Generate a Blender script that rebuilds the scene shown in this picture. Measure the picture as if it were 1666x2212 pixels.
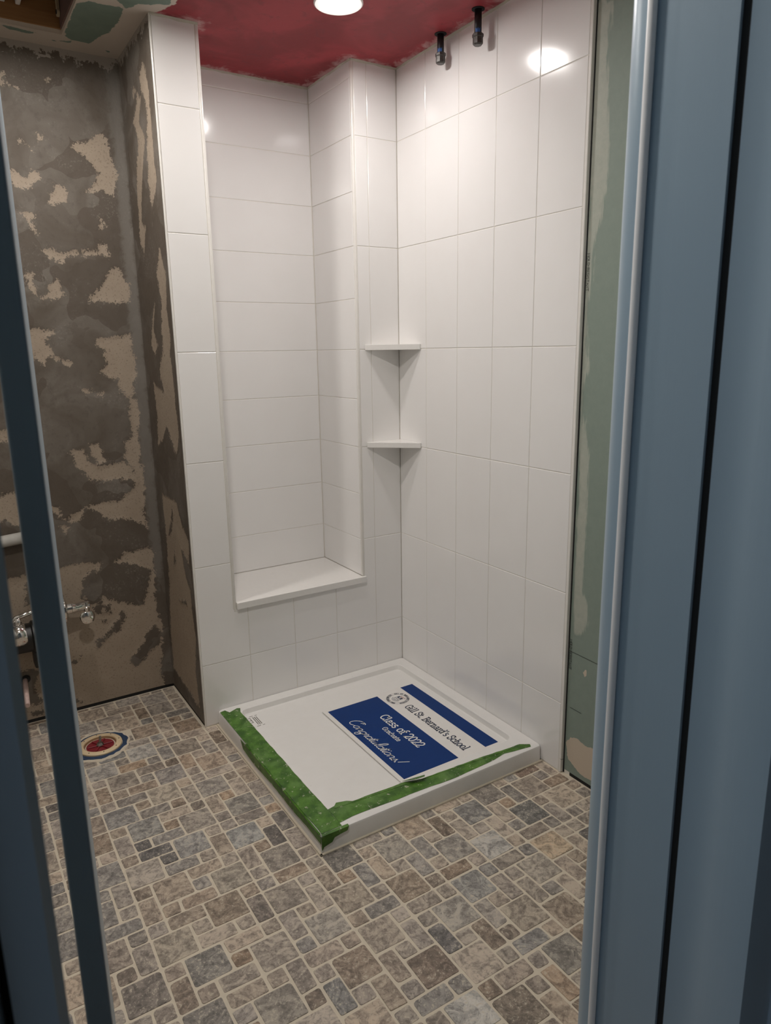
import bpy, bmesh, math, random
import numpy as np
from mathutils import Vector, Matrix
from mathutils.noise import noise as mnoise

for o in list(bpy.data.objects):
    bpy.data.objects.remove(o, do_unlink=True)
S = bpy.context.scene
COL = S.collection
random.seed(7)
PI = math.pi

# ---------------------------------------------------------------- camera
CAM = Vector((-1.6929, -2.5627, 1.4602))
YAW, PITCH, ROLL, FPX = 0.5615, 0.2257, -0.0163, 1532.0
W, H = 1666, 2212
fwd = Vector((math.sin(YAW)*math.cos(PITCH), math.cos(YAW)*math.cos(PITCH), -math.sin(PITCH)))
rt0 = Vector((math.cos(YAW), -math.sin(YAW), 0)); up0 = rt0.cross(fwd)
rt = rt0*math.cos(ROLL) + up0*math.sin(ROLL)
up = -rt0*math.sin(ROLL) + up0*math.cos(ROLL)
cd = bpy.data.cameras.new('camera'); cam = bpy.data.objects.new('camera', cd); COL.objects.link(cam)
cam.matrix_world = Matrix(((rt.x, up.x, -fwd.x, CAM.x), (rt.y, up.y, -fwd.y, CAM.y), (rt.z, up.z, -fwd.z, CAM.z), (0, 0, 0, 1)))
cd.sensor_fit = 'VERTICAL'; cd.sensor_height = 24.0; cd.lens = 24.0*FPX/H
cd.clip_start = 0.02
cd.dof.use_dof = True; cd.dof.focus_distance = 2.6; cd.dof.aperture_fstop = 7.0
S.camera = cam
def in_frame(p, m=0):
    d = Vector(p)-CAM; z = d.dot(fwd)
    if z <= .05: return None
    return (W/2+FPX*d.dot(rt)/z, H/2-FPX*d.dot(up)/z)

# ---------------------------------------------------------------- world, exposure
wd = bpy.data.worlds.new('world'); S.world = wd; wd.use_nodes = True
wb = wd.node_tree.nodes['Background']
wb.inputs[0].default_value = (0.55, 0.66, 0.80, 1); wb.inputs[1].default_value = 0.40
S.view_settings.view_transform = 'Standard'; S.view_settings.look = 'None'
S.view_settings.exposure = 0.79; S.view_settings.gamma = 1.0; S.view_settings.use_curve_mapping = False
S.cycles.use_denoising = True; S.cycles.adaptive_threshold = 0.06; S.cycles.caustics_reflective = False; S.cycles.caustics_refractive = False
S.cycles.max_bounces = 6; S.cycles.diffuse_bounces = 5; S.cycles.glossy_bounces = 3
LAMP1, LAMP2, LAMP_FILL = 124.0, 195.0, 290.0  # the third is an added fill lamp out of view
CEIL = 2.522

# ---------------------------------------------------------------- helpers
def srgb(r, g, b):
    f = lambda c: (c/255/12.92) if c/255 <= .04045 else ((c/255+.055)/1.055)**2.4
    return (f(r), f(g), f(b), 1)
class NT:
    """small wrapper to wire a material"""
    def __init__(s, name):
        s.m = bpy.data.materials.new(name); s.m.use_nodes = True; s.t = s.m.node_tree
        s.b = s.t.nodes['Principled BSDF']
    def n(s, typ, ins=None, **kw):
        x = s.t.nodes.new(typ)
        for k, v in kw.items(): setattr(x, k, v)
        for k, v in (ins or {}).items(): s.set(x.inputs[k], v)
        return x
    def set(s, sock, v):
        if isinstance(v, bpy.types.NodeSocket): s.t.links.new(v, sock)
        else: sock.default_value = v
    def noise(s, vec, scale, detail=4, rough=.55, dist=0):
        return s.n('ShaderNodeTexNoise', {'Vector': vec, 'Scale': scale, 'Detail': detail, 'Roughness': rough, 'Distortion': dist})
    def math(s, op, a, b=0.0, c=0.0, clamp=False):
        x = s.n('ShaderNodeMath', {0: a, 1: b, 2: c}, operation=op, use_clamp=clamp); return x.outputs[0]
    def step(s, v, a, b):
        x = s.n('ShaderNodeMapRange', {'Value': v, 'From Min': a, 'From Max': b}, interpolation_type='SMOOTHSTEP'); return x.outputs[0]
    def mix(s, f, a, b, mode='MIX'):
        x = s.n('ShaderNodeMix', data_type='RGBA', blend_type=mode)
        s.set(x.inputs[0], f); s.set(x.inputs[6], a); s.set(x.inputs[7], b); return x.outputs[2]
    def bump(s, h, strength=.2, dist=.002):
        x = s.n('ShaderNodeBump', {'Height': h, 'Strength': strength, 'Distance': dist}); s.set(s.b.inputs['Normal'], x.outputs[0])
    def out(s, color=None, rough=None, **kw):
        if color is not None: s.set(s.b.inputs['Base Color'], color)
        if rough is not None: s.set(s.b.inputs['Roughness'], rough)
        for k, v in kw.items(): s.set(s.b.inputs[k.replace('_', ' ')], v)
        return s.m
    @property
    def pos(s): return s.n('ShaderNodeNewGeometry').outputs['Position']
    @property
    def obj(s): return s.n('ShaderNodeTexCoord').outputs['Object']

def plain(name, col, rough=.5, metal=0, var=.06, scale=30, bump=.0, spec=.5):
    m = NT(name); nz = m.noise(m.pos, scale, 2)
    c2 = tuple(min(1, c*(1+var*2)) for c in col[:3])+(1,); c1 = tuple(c*(1-var*2) for c in col[:3])+(1,)
    m.out(m.mix(nz.outputs[0], c1, c2), rough, Metallic=metal)
    m.b.inputs['Specular IOR Level'].default_value = spec
    if bump: m.bump(nz.outputs[0], bump)
    return m.m

def link(o, parent=None):
    COL.objects.link(o)
    if parent is not None: o.parent = parent
    return o
def mesh_obj(name, verts, faces, mat, parent=None, smooth=False):
    me = bpy.data.meshes.new(name); me.from_pydata([tuple(v) for v in verts], [], faces); me.update()
    if mat is not None: me.materials.append(mat)
    if smooth: me.polygons.foreach_set('use_smooth', [True]*len(me.polygons))
    return link(bpy.data.objects.new(name, me), parent)
def bm_obj(name, bm, mat, parent=None, smooth=False):
    me = bpy.data.meshes.new(name); bmesh.ops.recalc_face_normals(bm, faces=bm.faces[:]); bm.to_mesh(me); bm.free()
    if mat is not None: me.materials.append(mat)
    if smooth:
        me.polygons.foreach_set('use_smooth', [True]*len(me.polygons))
    return link(bpy.data.objects.new(name, me), parent)
def tag(o, label, cat, group=None, kind=None):
    o['label'] = label; o['category'] = cat
    if group: o['group'] = group
    if kind: o['kind'] = kind
    return o
def empty(name, loc=(0, 0, 0)):
    o = bpy.data.objects.new(name, None); o.location = loc; o.empty_display_size = .05; return link(o)
def under(parent, o):
    """parent o to an object that stands at its own location, keeping o in place"""
    o.parent = parent; o.matrix_parent_inverse = Matrix.Translation(-parent.location)
    return o
def bbox(bm, a, b, bev=0, seg=1):
    x0, y0, z0 = a; x1, y1, z1 = b
    v = [bm.verts.new(p) for p in ((x0,y0,z0),(x1,y0,z0),(x1,y1,z0),(x0,y1,z0),(x0,y0,z1),(x1,y0,z1),(x1,y1,z1),(x0,y1,z1))]
    fs = [bm.faces.new([v[i] for i in f]) for f in ((0,3,2,1),(4,5,6,7),(0,1,5,4),(1,2,6,5),(2,3,7,6),(3,0,4,7))]
    if bev:
        es = list({e for f in fs for e in f.edges})
        bmesh.ops.bevel(bm, geom=es, offset=bev, segments=seg, affect='EDGES', profile=.5)
def box(name, a, b, mat, parent=None, bev=0, seg=1, smooth=False):
    bm = bmesh.new(); bbox(bm, a, b, bev, seg); return bm_obj(name, bm, mat, parent, smooth)
def prism(name, poly, z0, z1, mat, parent=None, bev=0, seg=2):
    """vertical prism of an xy polygon"""
    bm = bmesh.new(); n = len(poly)
    lo = [bm.verts.new((x, y, z0)) for x, y in poly]; hi = [bm.verts.new((x, y, z1)) for x, y in poly]
    bm.faces.new(lo[::-1]); top = bm.faces.new(hi)
    for i in range(n): bm.faces.new((lo[i], lo[(i+1) % n], hi[(i+1) % n], hi[i]))
    if bev: bmesh.ops.bevel(bm, geom=bm.edges[:], offset=bev, segments=seg, affect='EDGES', profile=.5)
    return bm_obj(name, bm, mat, parent)
def lathe(name, prof, origin, axis, mat, parent=None, seg=28, smooth=True, jag=None):
    """revolve (r, h) profile about axis through origin"""
    ax = Vector(axis).normalized(); t = Vector((1, 0, 0)) if abs(ax.x) < .9 else Vector((0, 1, 0))
    u = ax.cross(t).normalized(); w = ax.cross(u); O = Vector(origin)
    vs = []; fs = []
    for k, (r, h) in enumerate(prof):
        for i in range(seg):
            a = 2*PI*i/seg; rr = r*(jag(k, i) if jag else 1)
            vs.append(O+ax*h+(u*math.cos(a)+w*math.sin(a))*rr)
    for k in range(len(prof)-1):
        for i in range(seg):
            j = (i+1) % seg
            fs.append((k*seg+i, k*seg+j, (k+1)*seg+j, (k+1)*seg+i))
    if prof[0][0] > 1e-5 and prof[0] != prof[-1]: fs.append(tuple(range(seg))[::-1])
    if prof[-1][0] > 1e-5 and prof[0] != prof[-1]: fs.append(tuple((len(prof)-1)*seg+i for i in range(seg)))
    bm = bmesh.new(); bv = [bm.verts.new(v) for v in vs]
    for f in fs:
        try: bm.faces.new([bv[i] for i in f])
        except ValueError: pass
    bmesh.ops.remove_doubles(bm, verts=bm.verts[:], dist=1e-6)
    o = bm_obj(name, bm, mat, parent)
    if smooth:
        for p in o.data.polygons: p.use_smooth = len(p.vertices) <= 4
        try: o.data.set_sharp_from_angle(angle=math.radians(40))
        except Exception: pass
    return o
def tube(name, pts, r, mat, parent=None, seg=16):
    pts = [Vector(p) for p in pts]; vs = []; fs = []
    rs = r if isinstance(r, (list, tuple)) else [r]*len(pts)
    prev = None
    for i, p in enumerate(pts):
        d = (pts[min(i+1, len(pts)-1)]-pts[max(i-1, 0)]).normalized()
        if prev is None:
            t = Vector((0, 0, 1)) if abs(d.z) < .9 else Vector((1, 0, 0)); u = d.cross(t).normalized()
        else: u = (prev-d*prev.dot(d)).normalized()
        prev = u; w = d.cross(u)
        for k in range(seg):
            a = 2*PI*k/seg; vs.append(p+(u*math.cos(a)+w*math.sin(a))*rs[i])
    for i in range(len(pts)-1):
        for k in range(seg):
            j = (k+1) % seg; fs.append((i*seg+k, i*seg+j, (i+1)*seg+j, (i+1)*seg+k))
    fs.append(tuple(range(seg))[::-1]); fs.append(tuple((len(pts)-1)*seg+k for k in range(seg)))
    o = mesh_obj(name, vs, fs, mat, parent)
    for p in o.data.polygons: p.use_smooth = len(p.vertices) == 4
    return o
def extrude_profile(name, prof, z0, z1, mat, parent=None, smooth=True):
    """closed xy profile pulled up from z0 to z1"""
    n = len(prof)
    vs = [(x, y, z0) for x, y in prof]+[(x, y, z1) for x, y in prof]
    fs = [(i, (i+1) % n, n+(i+1) % n, n+i) for i in range(n)]+[tuple(range(n))[::-1], tuple(range(n, 2*n))]
    bm = bmesh.new(); bv = [bm.verts.new(v) for v in vs]
    for f in fs: bm.faces.new([bv[i] for i in f])
    o = bm_obj(name, bm, mat, parent)
    if smooth:
        for p in o.data.polygons: p.use_smooth = len(p.vertices) == 4
        o.data.set_sharp_from_angle(angle=math.radians(35))
    return o
def sdf(polys, X, Y):
    """signed distance (positive inside) of points to a union of polygons, numpy"""
    best = np.full(X.shape, -9.0)
    for P in polys:
        P = np.array(P, float); Q = np.roll(P, -1, 0)
        d2 = np.full(X.shape, 9.0); ins = np.zeros(X.shape, bool)
        for (ax, ay), (bx, by) in zip(P, Q):
            ex, ey = bx-ax, by-ay; L = ex*ex+ey*ey+1e-12
            t = np.clip(((X-ax)*ex+(Y-ay)*ey)/L, 0, 1)
            d2 = np.minimum(d2, (X-ax-t*ex)**2+(Y-ay-t*ey)**2)
            c = ((ay > Y) != (by > Y)) & (X < (bx-ax)*(Y-ay)/(by-ay+1e-12)+ax); ins ^= c
        best = np.maximum(best, np.where(ins, 1, -1)*np.sqrt(d2))
    return best
def grid_sheet(name, nu, nv, fn, attrs, mat, parent=None):
    """nu x nv sheet; fn(i,j arrays)->xyz arrays ; attrs: dict name->flat float array"""
    idx = np.arange(nu*nv).reshape(nv, nu)
    P = np.stack([a.ravel() for a in fn], 1).astype(np.float32)
    q = np.stack([idx[:-1, :-1], idx[:-1, 1:], idx[1:, 1:], idx[1:, :-1]], -1).reshape(-1, 4)
    me = bpy.data.meshes.new(name)
    me.vertices.add(len(P)); me.vertices.foreach_set('co', P.ravel())
    me.loops.add(q.size); me.loops.foreach_set('vertex_index', q.ravel().astype(np.int32))
    me.polygons.add(len(q)); me.polygons.foreach_set('loop_start', np.arange(0, q.size, 4, dtype=np.int32))
    me.polygons.foreach_set('use_smooth', np.ones(len(q), bool))
    me.update(calc_edges=True)
    for k, v in attrs.items():
        a = me.attributes.new(k, 'FLOAT', 'POINT'); a.data.foreach_set('value', v.ravel().astype(np.float32))
    me.materials.append(mat)
    return link(bpy.data.objects.new(name, me), parent)
TAN =[
  [(-1.14,2.209),(-1.115,2.219),(-1.084,2.216),(-1.055,2.238),(-1.051,2.255),(-1.021,2.259),(-1.011,2.23),(-1.001,2.183),(-0.99,2.145),(-0.983,2.107),(-0.998,2.086),(-1.005,2.041),(-1.035,2.043),(-1.043,2.06),(-1.104,2.049),(-1.092,2.065),(-1.066,2.079),(-1.058,2.114),(-1.049,2.122),(-1.095,2.177),(-1.118,2.188)] ,
  [(-1.356,2.11),(-1.327,2.095),(-1.306,2.079),(-1.281,2.104),(-1.261,2.099),(-1.256,2.079),(-1.282,2.058),(-1.316,2.038),(-1.337,2.048),(-1.349,2.056)] ,
  [(-1.216,2.067),(-1.193,2.067),(-1.167,2.041),(-1.181,2.006),(-1.214,2.001),(-1.247,1.995),(-1.23,2.03),(-1.212,2.041)] ,
  [(-1.351,1.968),(-1.329,1.965),(-1.293,1.959),(-1.301,1.93),(-1.278,1.888),(-1.285,1.888),(-1.311,1.924),(-1.326,1.946)] ,
  [(-1.28,1.835),(-1.237,1.838),(-1.21,1.824),(-1.175,1.839),(-1.085,1.841),(-1.072,1.874),(-1.052,1.868),(-1.041,1.828),(-1.087,1.826),(-1.201,1.815),(-1.213,1.797),(-1.241,1.798),(-1.268,1.817)] ,
  [(-1.064,1.957),(-1.043,1.936),(-1.06,1.918),(-1.065,1.93)] ,
  [(-1.363,2.406),(-1.332,2.414),(-1.338,2.382),(-1.31,2.385),(-1.296,2.37),(-1.324,2.376),(-1.367,2.371)] ,
  [(-1.202,2.418),(-1.188,2.42),(-1.201,2.405)] ,
  [(-1.306,2.197),(-1.267,2.184),(-1.269,2.172),(-1.294,2.187)] ,
  [(-1.253,2.231),(-1.22,2.217),(-1.246,2.209)] ,
  [(-1.04,1.782),(-1.014,1.786),(-0.983,1.73),(-0.976,1.659),(-1.074,1.655),(-1.134,1.66),(-1.1,1.695),(-1.065,1.737)] ,
  [(-1.259,1.721),(-1.235,1.729),(-1.232,1.707),(-1.219,1.677),(-1.252,1.661),(-1.294,1.665),(-1.272,1.691)] ,
  [(-1.345,1.747),(-1.319,1.753),(-1.322,1.709),(-1.311,1.685),(-1.306,1.665),(-1.321,1.675),(-1.336,1.708)] ,
  [(-1.118,1.516),(-1.056,1.521),(-0.99,1.537),(-0.988,1.448),(-0.977,1.387),(-0.993,1.36),(-1.006,1.283),(-1.059,1.319),(-1.056,1.357),(-1.121,1.389),(-1.089,1.423),(-1.096,1.476),(-1.123,1.495)] ,
  [(-1.358,1.558),(-1.297,1.553),(-1.265,1.545),(-1.3,1.525),(-1.283,1.463),(-1.308,1.454),(-1.317,1.423),(-1.348,1.444),(-1.362,1.505)] ,
  [(-1.284,1.453),(-1.261,1.442),(-1.219,1.426),(-1.229,1.418),(-1.276,1.437)] ,
  [(-1.189,1.324),(-1.108,1.31),(-1.12,1.297),(-1.18,1.31)] ,
  [(-1.016,1.289),(-0.998,1.282),(-0.989,1.254),(-0.987,1.186),(-1.002,1.142),(-1.0,1.079),(-0.993,0.997),(-0.993,0.909),(-1.007,0.815),(-1.012,0.762),(-1.02,0.853),(-1.039,0.897),(-1.02,0.953),(-1.029,1.001),(-1.059,1.038),(-1.049,1.117),(-1.026,1.127)] ,
  [(-1.262,1.09),(-1.213,1.097),(-1.197,1.046),(-1.17,1.009),(-1.065,1.033),(-1.02,0.976),(-1.012,0.94),(-1.077,0.959),(-1.132,0.96),(-1.196,0.961),(-1.241,1.028)] ,
  [(-1.191,1.106),(-1.154,1.114),(-1.143,1.057),(-1.119,1.038),(-1.167,1.031)] ,
  [(-1.504,1.19),(-1.477,1.183),(-1.459,1.16),(-1.473,1.141),(-1.508,1.154)] ,
  [(-1.534,0.94),(-1.495,0.952),(-1.459,0.942),(-1.461,0.883),(-1.468,0.823),(-1.509,0.834),(-1.545,0.85)] ,
  [(-0.992,0.919),(-1.003,0.831),(-0.996,0.74),(-1.028,0.769),(-1.093,0.799),(-1.126,0.795),(-1.169,0.807),(-1.177,0.831),(-1.227,0.861),(-1.173,0.871),(-1.103,0.868),(-1.037,0.912)] ,
  [(-1.314,0.821),(-1.238,0.851),(-1.254,0.801),(-1.27,0.801)] ,
  [(-1.349,0.871),(-1.329,0.874),(-1.318,0.836),(-1.343,0.84)] ,
  [(-1.327,0.795),(-1.3,0.788),(-1.315,0.767)] ,
  [(-1.591,0.628),(-1.468,0.613),(-1.351,0.623),(-1.293,0.633),(-1.192,0.624),(-1.201,0.593),(-1.239,0.588),(-1.277,0.554),(-1.281,0.495),(-1.258,0.454),(-1.205,0.442),(-1.199,0.478),(-1.171,0.451),(-1.047,0.403),(-1.021,0.46),(-0.995,0.555),(-1.067,0.593),(-1.138,0.612),(-1.096,0.647),(-0.992,0.654),(-0.977,0.627),(-0.989,0.492),(-0.986,0.396),(-0.979,0.33),(-0.97,0.296),(-0.996,0.072),(-0.981,0.021),(-0.991,-0.168),(-1.678,-0.073)] ,
]
DARK =[
  [(-1.131,0.396),(-1.12,0.368),(-1.15,0.318),(-1.198,0.292),(-1.247,0.247),(-1.245,0.291),(-1.208,0.301),(-1.181,0.344),(-1.151,0.363)] ,
  [(-1.006,0.298),(-0.976,0.265),(-0.983,0.221),(-1.027,0.192),(-1.092,0.131),(-1.118,0.17),(-1.053,0.238),(-1.037,0.285)] ,
  [(-1.567,0.233),(-1.462,0.223),(-1.502,0.148),(-1.474,0.079),(-1.506,0.07),(-1.544,0.093),(-1.558,0.055),(-1.569,0.137)] ,
  [(-1.244,0.438),(-1.21,0.443),(-1.212,0.401),(-1.236,0.406)] ,
  [(-1.203,0.436),(-1.178,0.437),(-1.176,0.399),(-1.198,0.398)] ,
  [(-1.222,0.378),(-1.193,0.372),(-1.203,0.355)] ,
  [(-1.357,0.21),(-1.308,0.238),(-1.318,0.222)] ,
  [(-1.481,0.587),(-1.463,0.595),(-1.462,0.491),(-1.487,0.496)] ,
  [(-1.36,0.054),(-1.331,0.046),(-1.33,0.03),(-1.356,0.037)] ,
  [(-1.519,0.043),(-1.467,0.045),(-1.47,0.021),(-1.515,0.029)] ,
]
SIDE =[
  [(0.122,2.423),(0.082,2.381),(0.068,2.319),(0.07,2.261),(0.067,2.166),(0.071,2.102),(0.058,2.033),(0.146,1.959),(0.161,2.053),(0.149,2.14),(0.106,2.261),(0.154,2.335),(0.166,2.381)] ,
  [(0.21,2.341),(0.169,2.321),(0.222,2.256),(0.16,2.188),(0.217,2.11),(0.268,2.026),(0.301,1.936),(0.25,1.909),(0.301,1.823),(0.337,1.867),(0.333,1.989),(0.31,2.105),(0.241,2.206),(0.287,2.272)] ,
  [(0.276,2.377),(0.223,2.358),(0.27,2.34)] ,
  [(0.09,1.824),(0.068,1.78),(0.044,1.717),(0.067,1.611),(0.047,1.505),(0.096,1.397),(0.145,1.416),(0.161,1.482),(0.129,1.643),(0.153,1.741)] ,
  [(0.064,1.447),(0.057,1.348),(0.041,1.158),(0.096,1.084),(0.196,1.186),(0.273,1.125),(0.341,1.101),(0.32,1.231),(0.332,1.35),(0.269,1.325),(0.194,1.318),(0.227,1.395),(0.165,1.472),(0.135,1.447)] ,
  [(0.216,1.639),(0.265,1.55),(0.217,1.488),(0.266,1.457),(0.316,1.489),(0.266,1.576)] ,
  [(0.345,0.893),(0.225,0.896),(0.15,0.892),(0.099,0.813),(0.025,0.763),(0.048,0.67),(0.144,0.714),(0.102,0.6),(0.059,0.56),(0.052,0.448),(0.037,0.366),(0.076,0.203),(0.057,0.059),(0.414,0.102),(0.408,0.268),(0.36,0.505),(0.345,0.692)] ,
]
SIDED =[
  [(0.215,0.864),(0.203,0.838),(0.271,0.738),(0.305,0.725)] ,
  [(0.223,0.702),(0.234,0.629),(0.271,0.602)] ,
  [(0.23,0.469),(0.129,0.494),(0.115,0.481),(0.212,0.463)] ,
]
GREEN =[
  [(-1.153,0.056),(-1.12,0.021),(-1.067,0.022),(-1.019,0.01),(-1.009,0.117),(-1.022,0.222),(-1.04,0.27),(-1.062,0.348),(-1.118,0.341),(-1.147,0.325),(-1.15,0.187)] ,
  [(-1.179,0.376),(-1.116,0.353),(-1.121,0.376),(-1.173,0.386)] ,
  [(-1.112,-0.04),(-1.054,-0.033),(-1.01,0.015),(-0.984,-0.037),(-0.901,-0.08),(-0.906,-0.16)] ,
  [(-1.34,0.332),(-1.299,0.333),(-1.231,0.342),(-1.254,0.362),(-1.314,0.359)] ,
  [(-1.003,0.376),(-0.986,0.376),(-0.985,0.393)] ,
]
TAPEIN =[
  [(-0.817,-0.805),(-0.794,-0.802),(-0.781,-0.792),(-0.749,-0.801),(-0.733,-0.812),(-0.535,-0.817),(-0.481,-0.84),(-0.249,-0.849),(-0.127,-0.86),(-0.067,-0.86),(-0.034,-0.882)] ,
]
TAPEOUT =[
  [(-0.045,-0.894),(-0.151,-0.876),(-0.206,-0.885),(-0.301,-0.889),(-0.401,-0.893),(-0.519,-0.883),(-0.607,-0.883),(-0.694,-0.874),(-0.768,-0.874),(-0.796,-0.878)] ,
]
LTIN =[
  [(-0.884,-0.02),(-0.866,-0.018),(-0.858,-0.054),(-0.815,-0.031),(-0.807,-0.037),(-0.82,-0.067),(-0.814,-0.211),(-0.817,-0.445),(-0.818,-0.615),(-0.817,-0.805)] ,
]
LTOUT =[
  [(-0.887,-0.023),(-0.89,-0.084),(-0.889,-0.169),(-0.89,-0.257)] ,
]
LSIDE =[
  [(-0.257,0.061),(-0.279,0.03),(-0.377,0.022),(-0.542,0.032),(-0.642,0.031),(-0.765,0.033),(-0.851,0.036)] ,
]
FFLAP =[
  [(-0.809,0.077),(-0.813,0.062),(-0.851,0.062),(-0.859,0.051),(-0.89,0.047),(-0.897,0.034),(-0.907,0.047)] ,
]
DRY =[
  [(-0.999,1.727),(-0.992,1.627),(-1.01,0.499),(-1.009,0.399)] ,
  [(-1.012,0.459),(-1.097,0.457)] ,
  [(-1.021,0.256),(-1.069,0.255)] ,
  [(-0.971,2.335),(-0.997,1.66),(-0.991,0.789),(-1.001,0.002)] ,
]
WHITE =[
  [(-1.042,0.154),(-1.063,0.156),(-1.094,0.145),(-1.143,0.156),(-1.151,0.04),(-1.095,0.027),(-1.061,0.035),(-1.022,0.059),(-1.005,0.122)] ,
  [(-1.068,0.405),(-1.079,0.429),(-1.087,0.416),(-1.077,0.39)] ,
  [(-0.989,2.398),(-1.055,2.374),(-1.05,2.286),(-1.043,2.242),(-1.055,2.147),(-1.064,2.038),(-1.069,1.893),(-1.062,1.875),(-1.052,1.821),(-1.035,1.76),(-1.03,1.709),(-1.018,1.524),(-1.032,1.387),(-1.015,1.345),(-1.019,1.274),(-1.045,1.162),(-1.055,0.805),(-1.055,0.68),(-1.074,0.638),(-1.081,0.584),(-1.06,0.537),(-1.021,0.52),(-1.012,0.602),(-1.015,0.795),(-1.005,1.387),(-0.997,1.918)] ,
]
# ---------------------------------------------------------------- materials
def mat_tile():
    m = NT('glazed white wall tile'); n = m.noise(m.pos, 9, 2)
    c = m.mix(n.outputs[0], (.835, .82, .805, 1), (.86, .85, .84, 1))
    return m.out(c, m.math('MULTIPLY_ADD', n.outputs[0], .06, .11))
def mat_paint():
    m = NT('blue grey trim paint')
    v = m.n('ShaderNodeMapping', {'Vector': m.pos, 'Scale': (160, 160, 5)}).outputs[0]
    n = m.noise(v, 1.0, 4); n2 = m.noise(m.pos, 3, 3)
    c = m.mix(n2.outputs[0], (.29, .385, .46, 1), (.34, .435, .51, 1))
    m.bump(n.outputs[0], .12, .0015)
    return m.out(c, .33)
def mat_stone(name):
    m = NT(name); p = m.pos
    a = m.n('ShaderNodeAttribute', attribute_name='col').outputs['Color']
    n1 = m.noise(p, 22, 4, .66, 1.6).outputs[0]; n2 = m.noise(p, 95, 4, .74, .8).outputs[0]; n3 = m.noise(p, 210, 2, .6).outputs[0]
    c = m.mix(m.step(n1, .34, .64), m.mix(1.0, a, (.66, .65, .65, 1), 'MULTIPLY'), m.mix(1.0, a, (1.16, 1.14, 1.12, 1), 'MULTIPLY'))
    c = m.mix(m.math('MULTIPLY', m.step(m.math('MULTIPLY_ADD', n1, -.35, n2), .33, .46), .65), c, m.mix(1.0, c, (.48, .47, .47, 1), 'MULTIPLY'))
    vein = m.step(m.math('ABSOLUTE', m.math('SUBTRACT', n1, .47)), .016, .0)
    c = m.mix(m.math('MULTIPLY', vein, .5), c, m.mix(1.0, c, (.5, .5, .52, 1), 'MULTIPLY'))
    pit = m.step(m.math('ADD', m.math('MULTIPLY', m.math('SUBTRACT', 1.0, n2), .60), m.math('MULTIPLY_ADD', n1, .25, m.math('MULTIPLY', n3, .30))), .628, .668)
    c = m.mix(m.math('MULTIPLY', pit, .72), c, srgb(200, 189, 170))
    m.bump(n2, .35, .0015)
    return m.out(c, .62)
def mat_skim(name):
    m = NT(name); p = m.pos
    t = m.n('ShaderNodeAttribute', attribute_name='bare').outputs['Fac']
    n1 = m.noise(p, 30, 5, .72, .3).outputs[0]; n2 = m.noise(p, 140, 3, .7).outputs[0]; big = m.noise(p, 5, 3, .55, 1.0).outputs[0]
    f = m.math('ADD', t, m.math('ADD', m.math('MULTIPLY', m.math('SUBTRACT', n1, .5), .060), m.math('MULTIPLY', m.math('SUBTRACT', n2, .5), .050)))
    bare = m.step(f, -.0012, .0012)
    vo = m.n('ShaderNodeTexVoronoi', {'Vector': m.n('ShaderNodeVectorMath', {0: p, 1: m.n('ShaderNodeVectorMath', {0: m.noise(p, 6, 2).outputs[1], 1: (.25, .25, .25)}, operation='MULTIPLY').outputs[0]}, operation='ADD').outputs[0], 'Scale': 6.0})
    tone = m.n('ShaderNodeSeparateColor', {0: vo.outputs['Color']}).outputs[0]
    dark = m.mix(m.step(big, .32, .68), srgb(96, 87, 77), srgb(117, 110, 102))
    dark = m.mix(m.math('MULTIPLY', m.step(tone, .35, .60), .75), dark, srgb(89, 79, 69))
    dark = m.mix(m.math('MULTIPLY', m.step(n1, .48, .70), .40), dark, srgb(79, 71, 62))
    dark = m.mix(m.math('MULTIPLY', m.step(n2, .56, .66), m.math('MULTIPLY', m.step(big, .5, .65), .5)), dark, srgb(143, 138, 129))
    band = m.n('ShaderNodeAttribute', attribute_name='band').outputs['Fac']
    dark = m.mix(m.math('MULTIPLY', m.step(m.math('MULTIPLY_ADD', m.math('SUBTRACT', n1, .5), 1.2, band), .35, .75), .7), dark, srgb(124, 119, 112))
    tan = m.mix(big, srgb(155, 139, 122), srgb(172, 158, 141))
    tan = m.mix(m.math('MULTIPLY', m.step(n2, .57, .64), .55), tan, srgb(114, 101, 89))
    c = m.mix(bare, dark, tan)
    zz = m.n('ShaderNodeSeparateXYZ', {0: p}).outputs[2]
    lip = m.step(m.math('MULTIPLY_ADD', m.math('SUBTRACT', n1, .5), .16, zz), CEIL-.030, CEIL-.022)
    c = m.mix(m.math('MULTIPLY', lip, .85), c, srgb(175, 166, 157))
    m.bump(n1, .6, .003)
    return m.out(c, .68)
def mat_ceiling():
    m = NT('patched red and green ceiling'); p = m.pos
    A = lambda k: m.n('ShaderNodeAttribute', attribute_name=k).outputs['Fac']
    n1 = m.noise(p, 26, 4, .7).outputs[0]; big = m.noise(p, 5, 3, .6, .6).outputs[0]; st = m.noise(p, 11, 3, .6, 2.0).outputs[0]
    j = m.math('MULTIPLY', m.math('SUBTRACT', n1, .5), .06)
    red = m.mix(m.step(big, .35, .65), srgb(132, 30, 40), srgb(160, 48, 58))
    red = m.mix(m.math('MULTIPLY', m.step(st, .55, .7), .5), red, srgb(116, 36, 46))
    smear = m.math('MULTIPLY', m.step(m.math('ADD', A('edge'), m.math('MULTIPLY', m.math('SUBTRACT', st, .5), .14)), .040, -.004), m.step(n1, .30, .5))
    red = m.mix(m.math('MULTIPLY', smear, .75), red, srgb(196, 160, 160))
    comp = m.mix(big, srgb(196, 184, 172), srgb(214, 203, 192))
    gr = m.mix(st, srgb(112, 130, 120), srgb(128, 146, 134))
    left = m.mix(m.step(m.math('ADD', A('green'), m.math('MULTIPLY', j, .45)), -.001, .002), comp, gr)
    c = m.mix(m.step(m.math('ADD', A('red'), m.math('MULTIPLY', j, .5)), -.002, .003), left, red)
    m.bump(n1, .25, .002)
    return m.out(c, .6)
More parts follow.
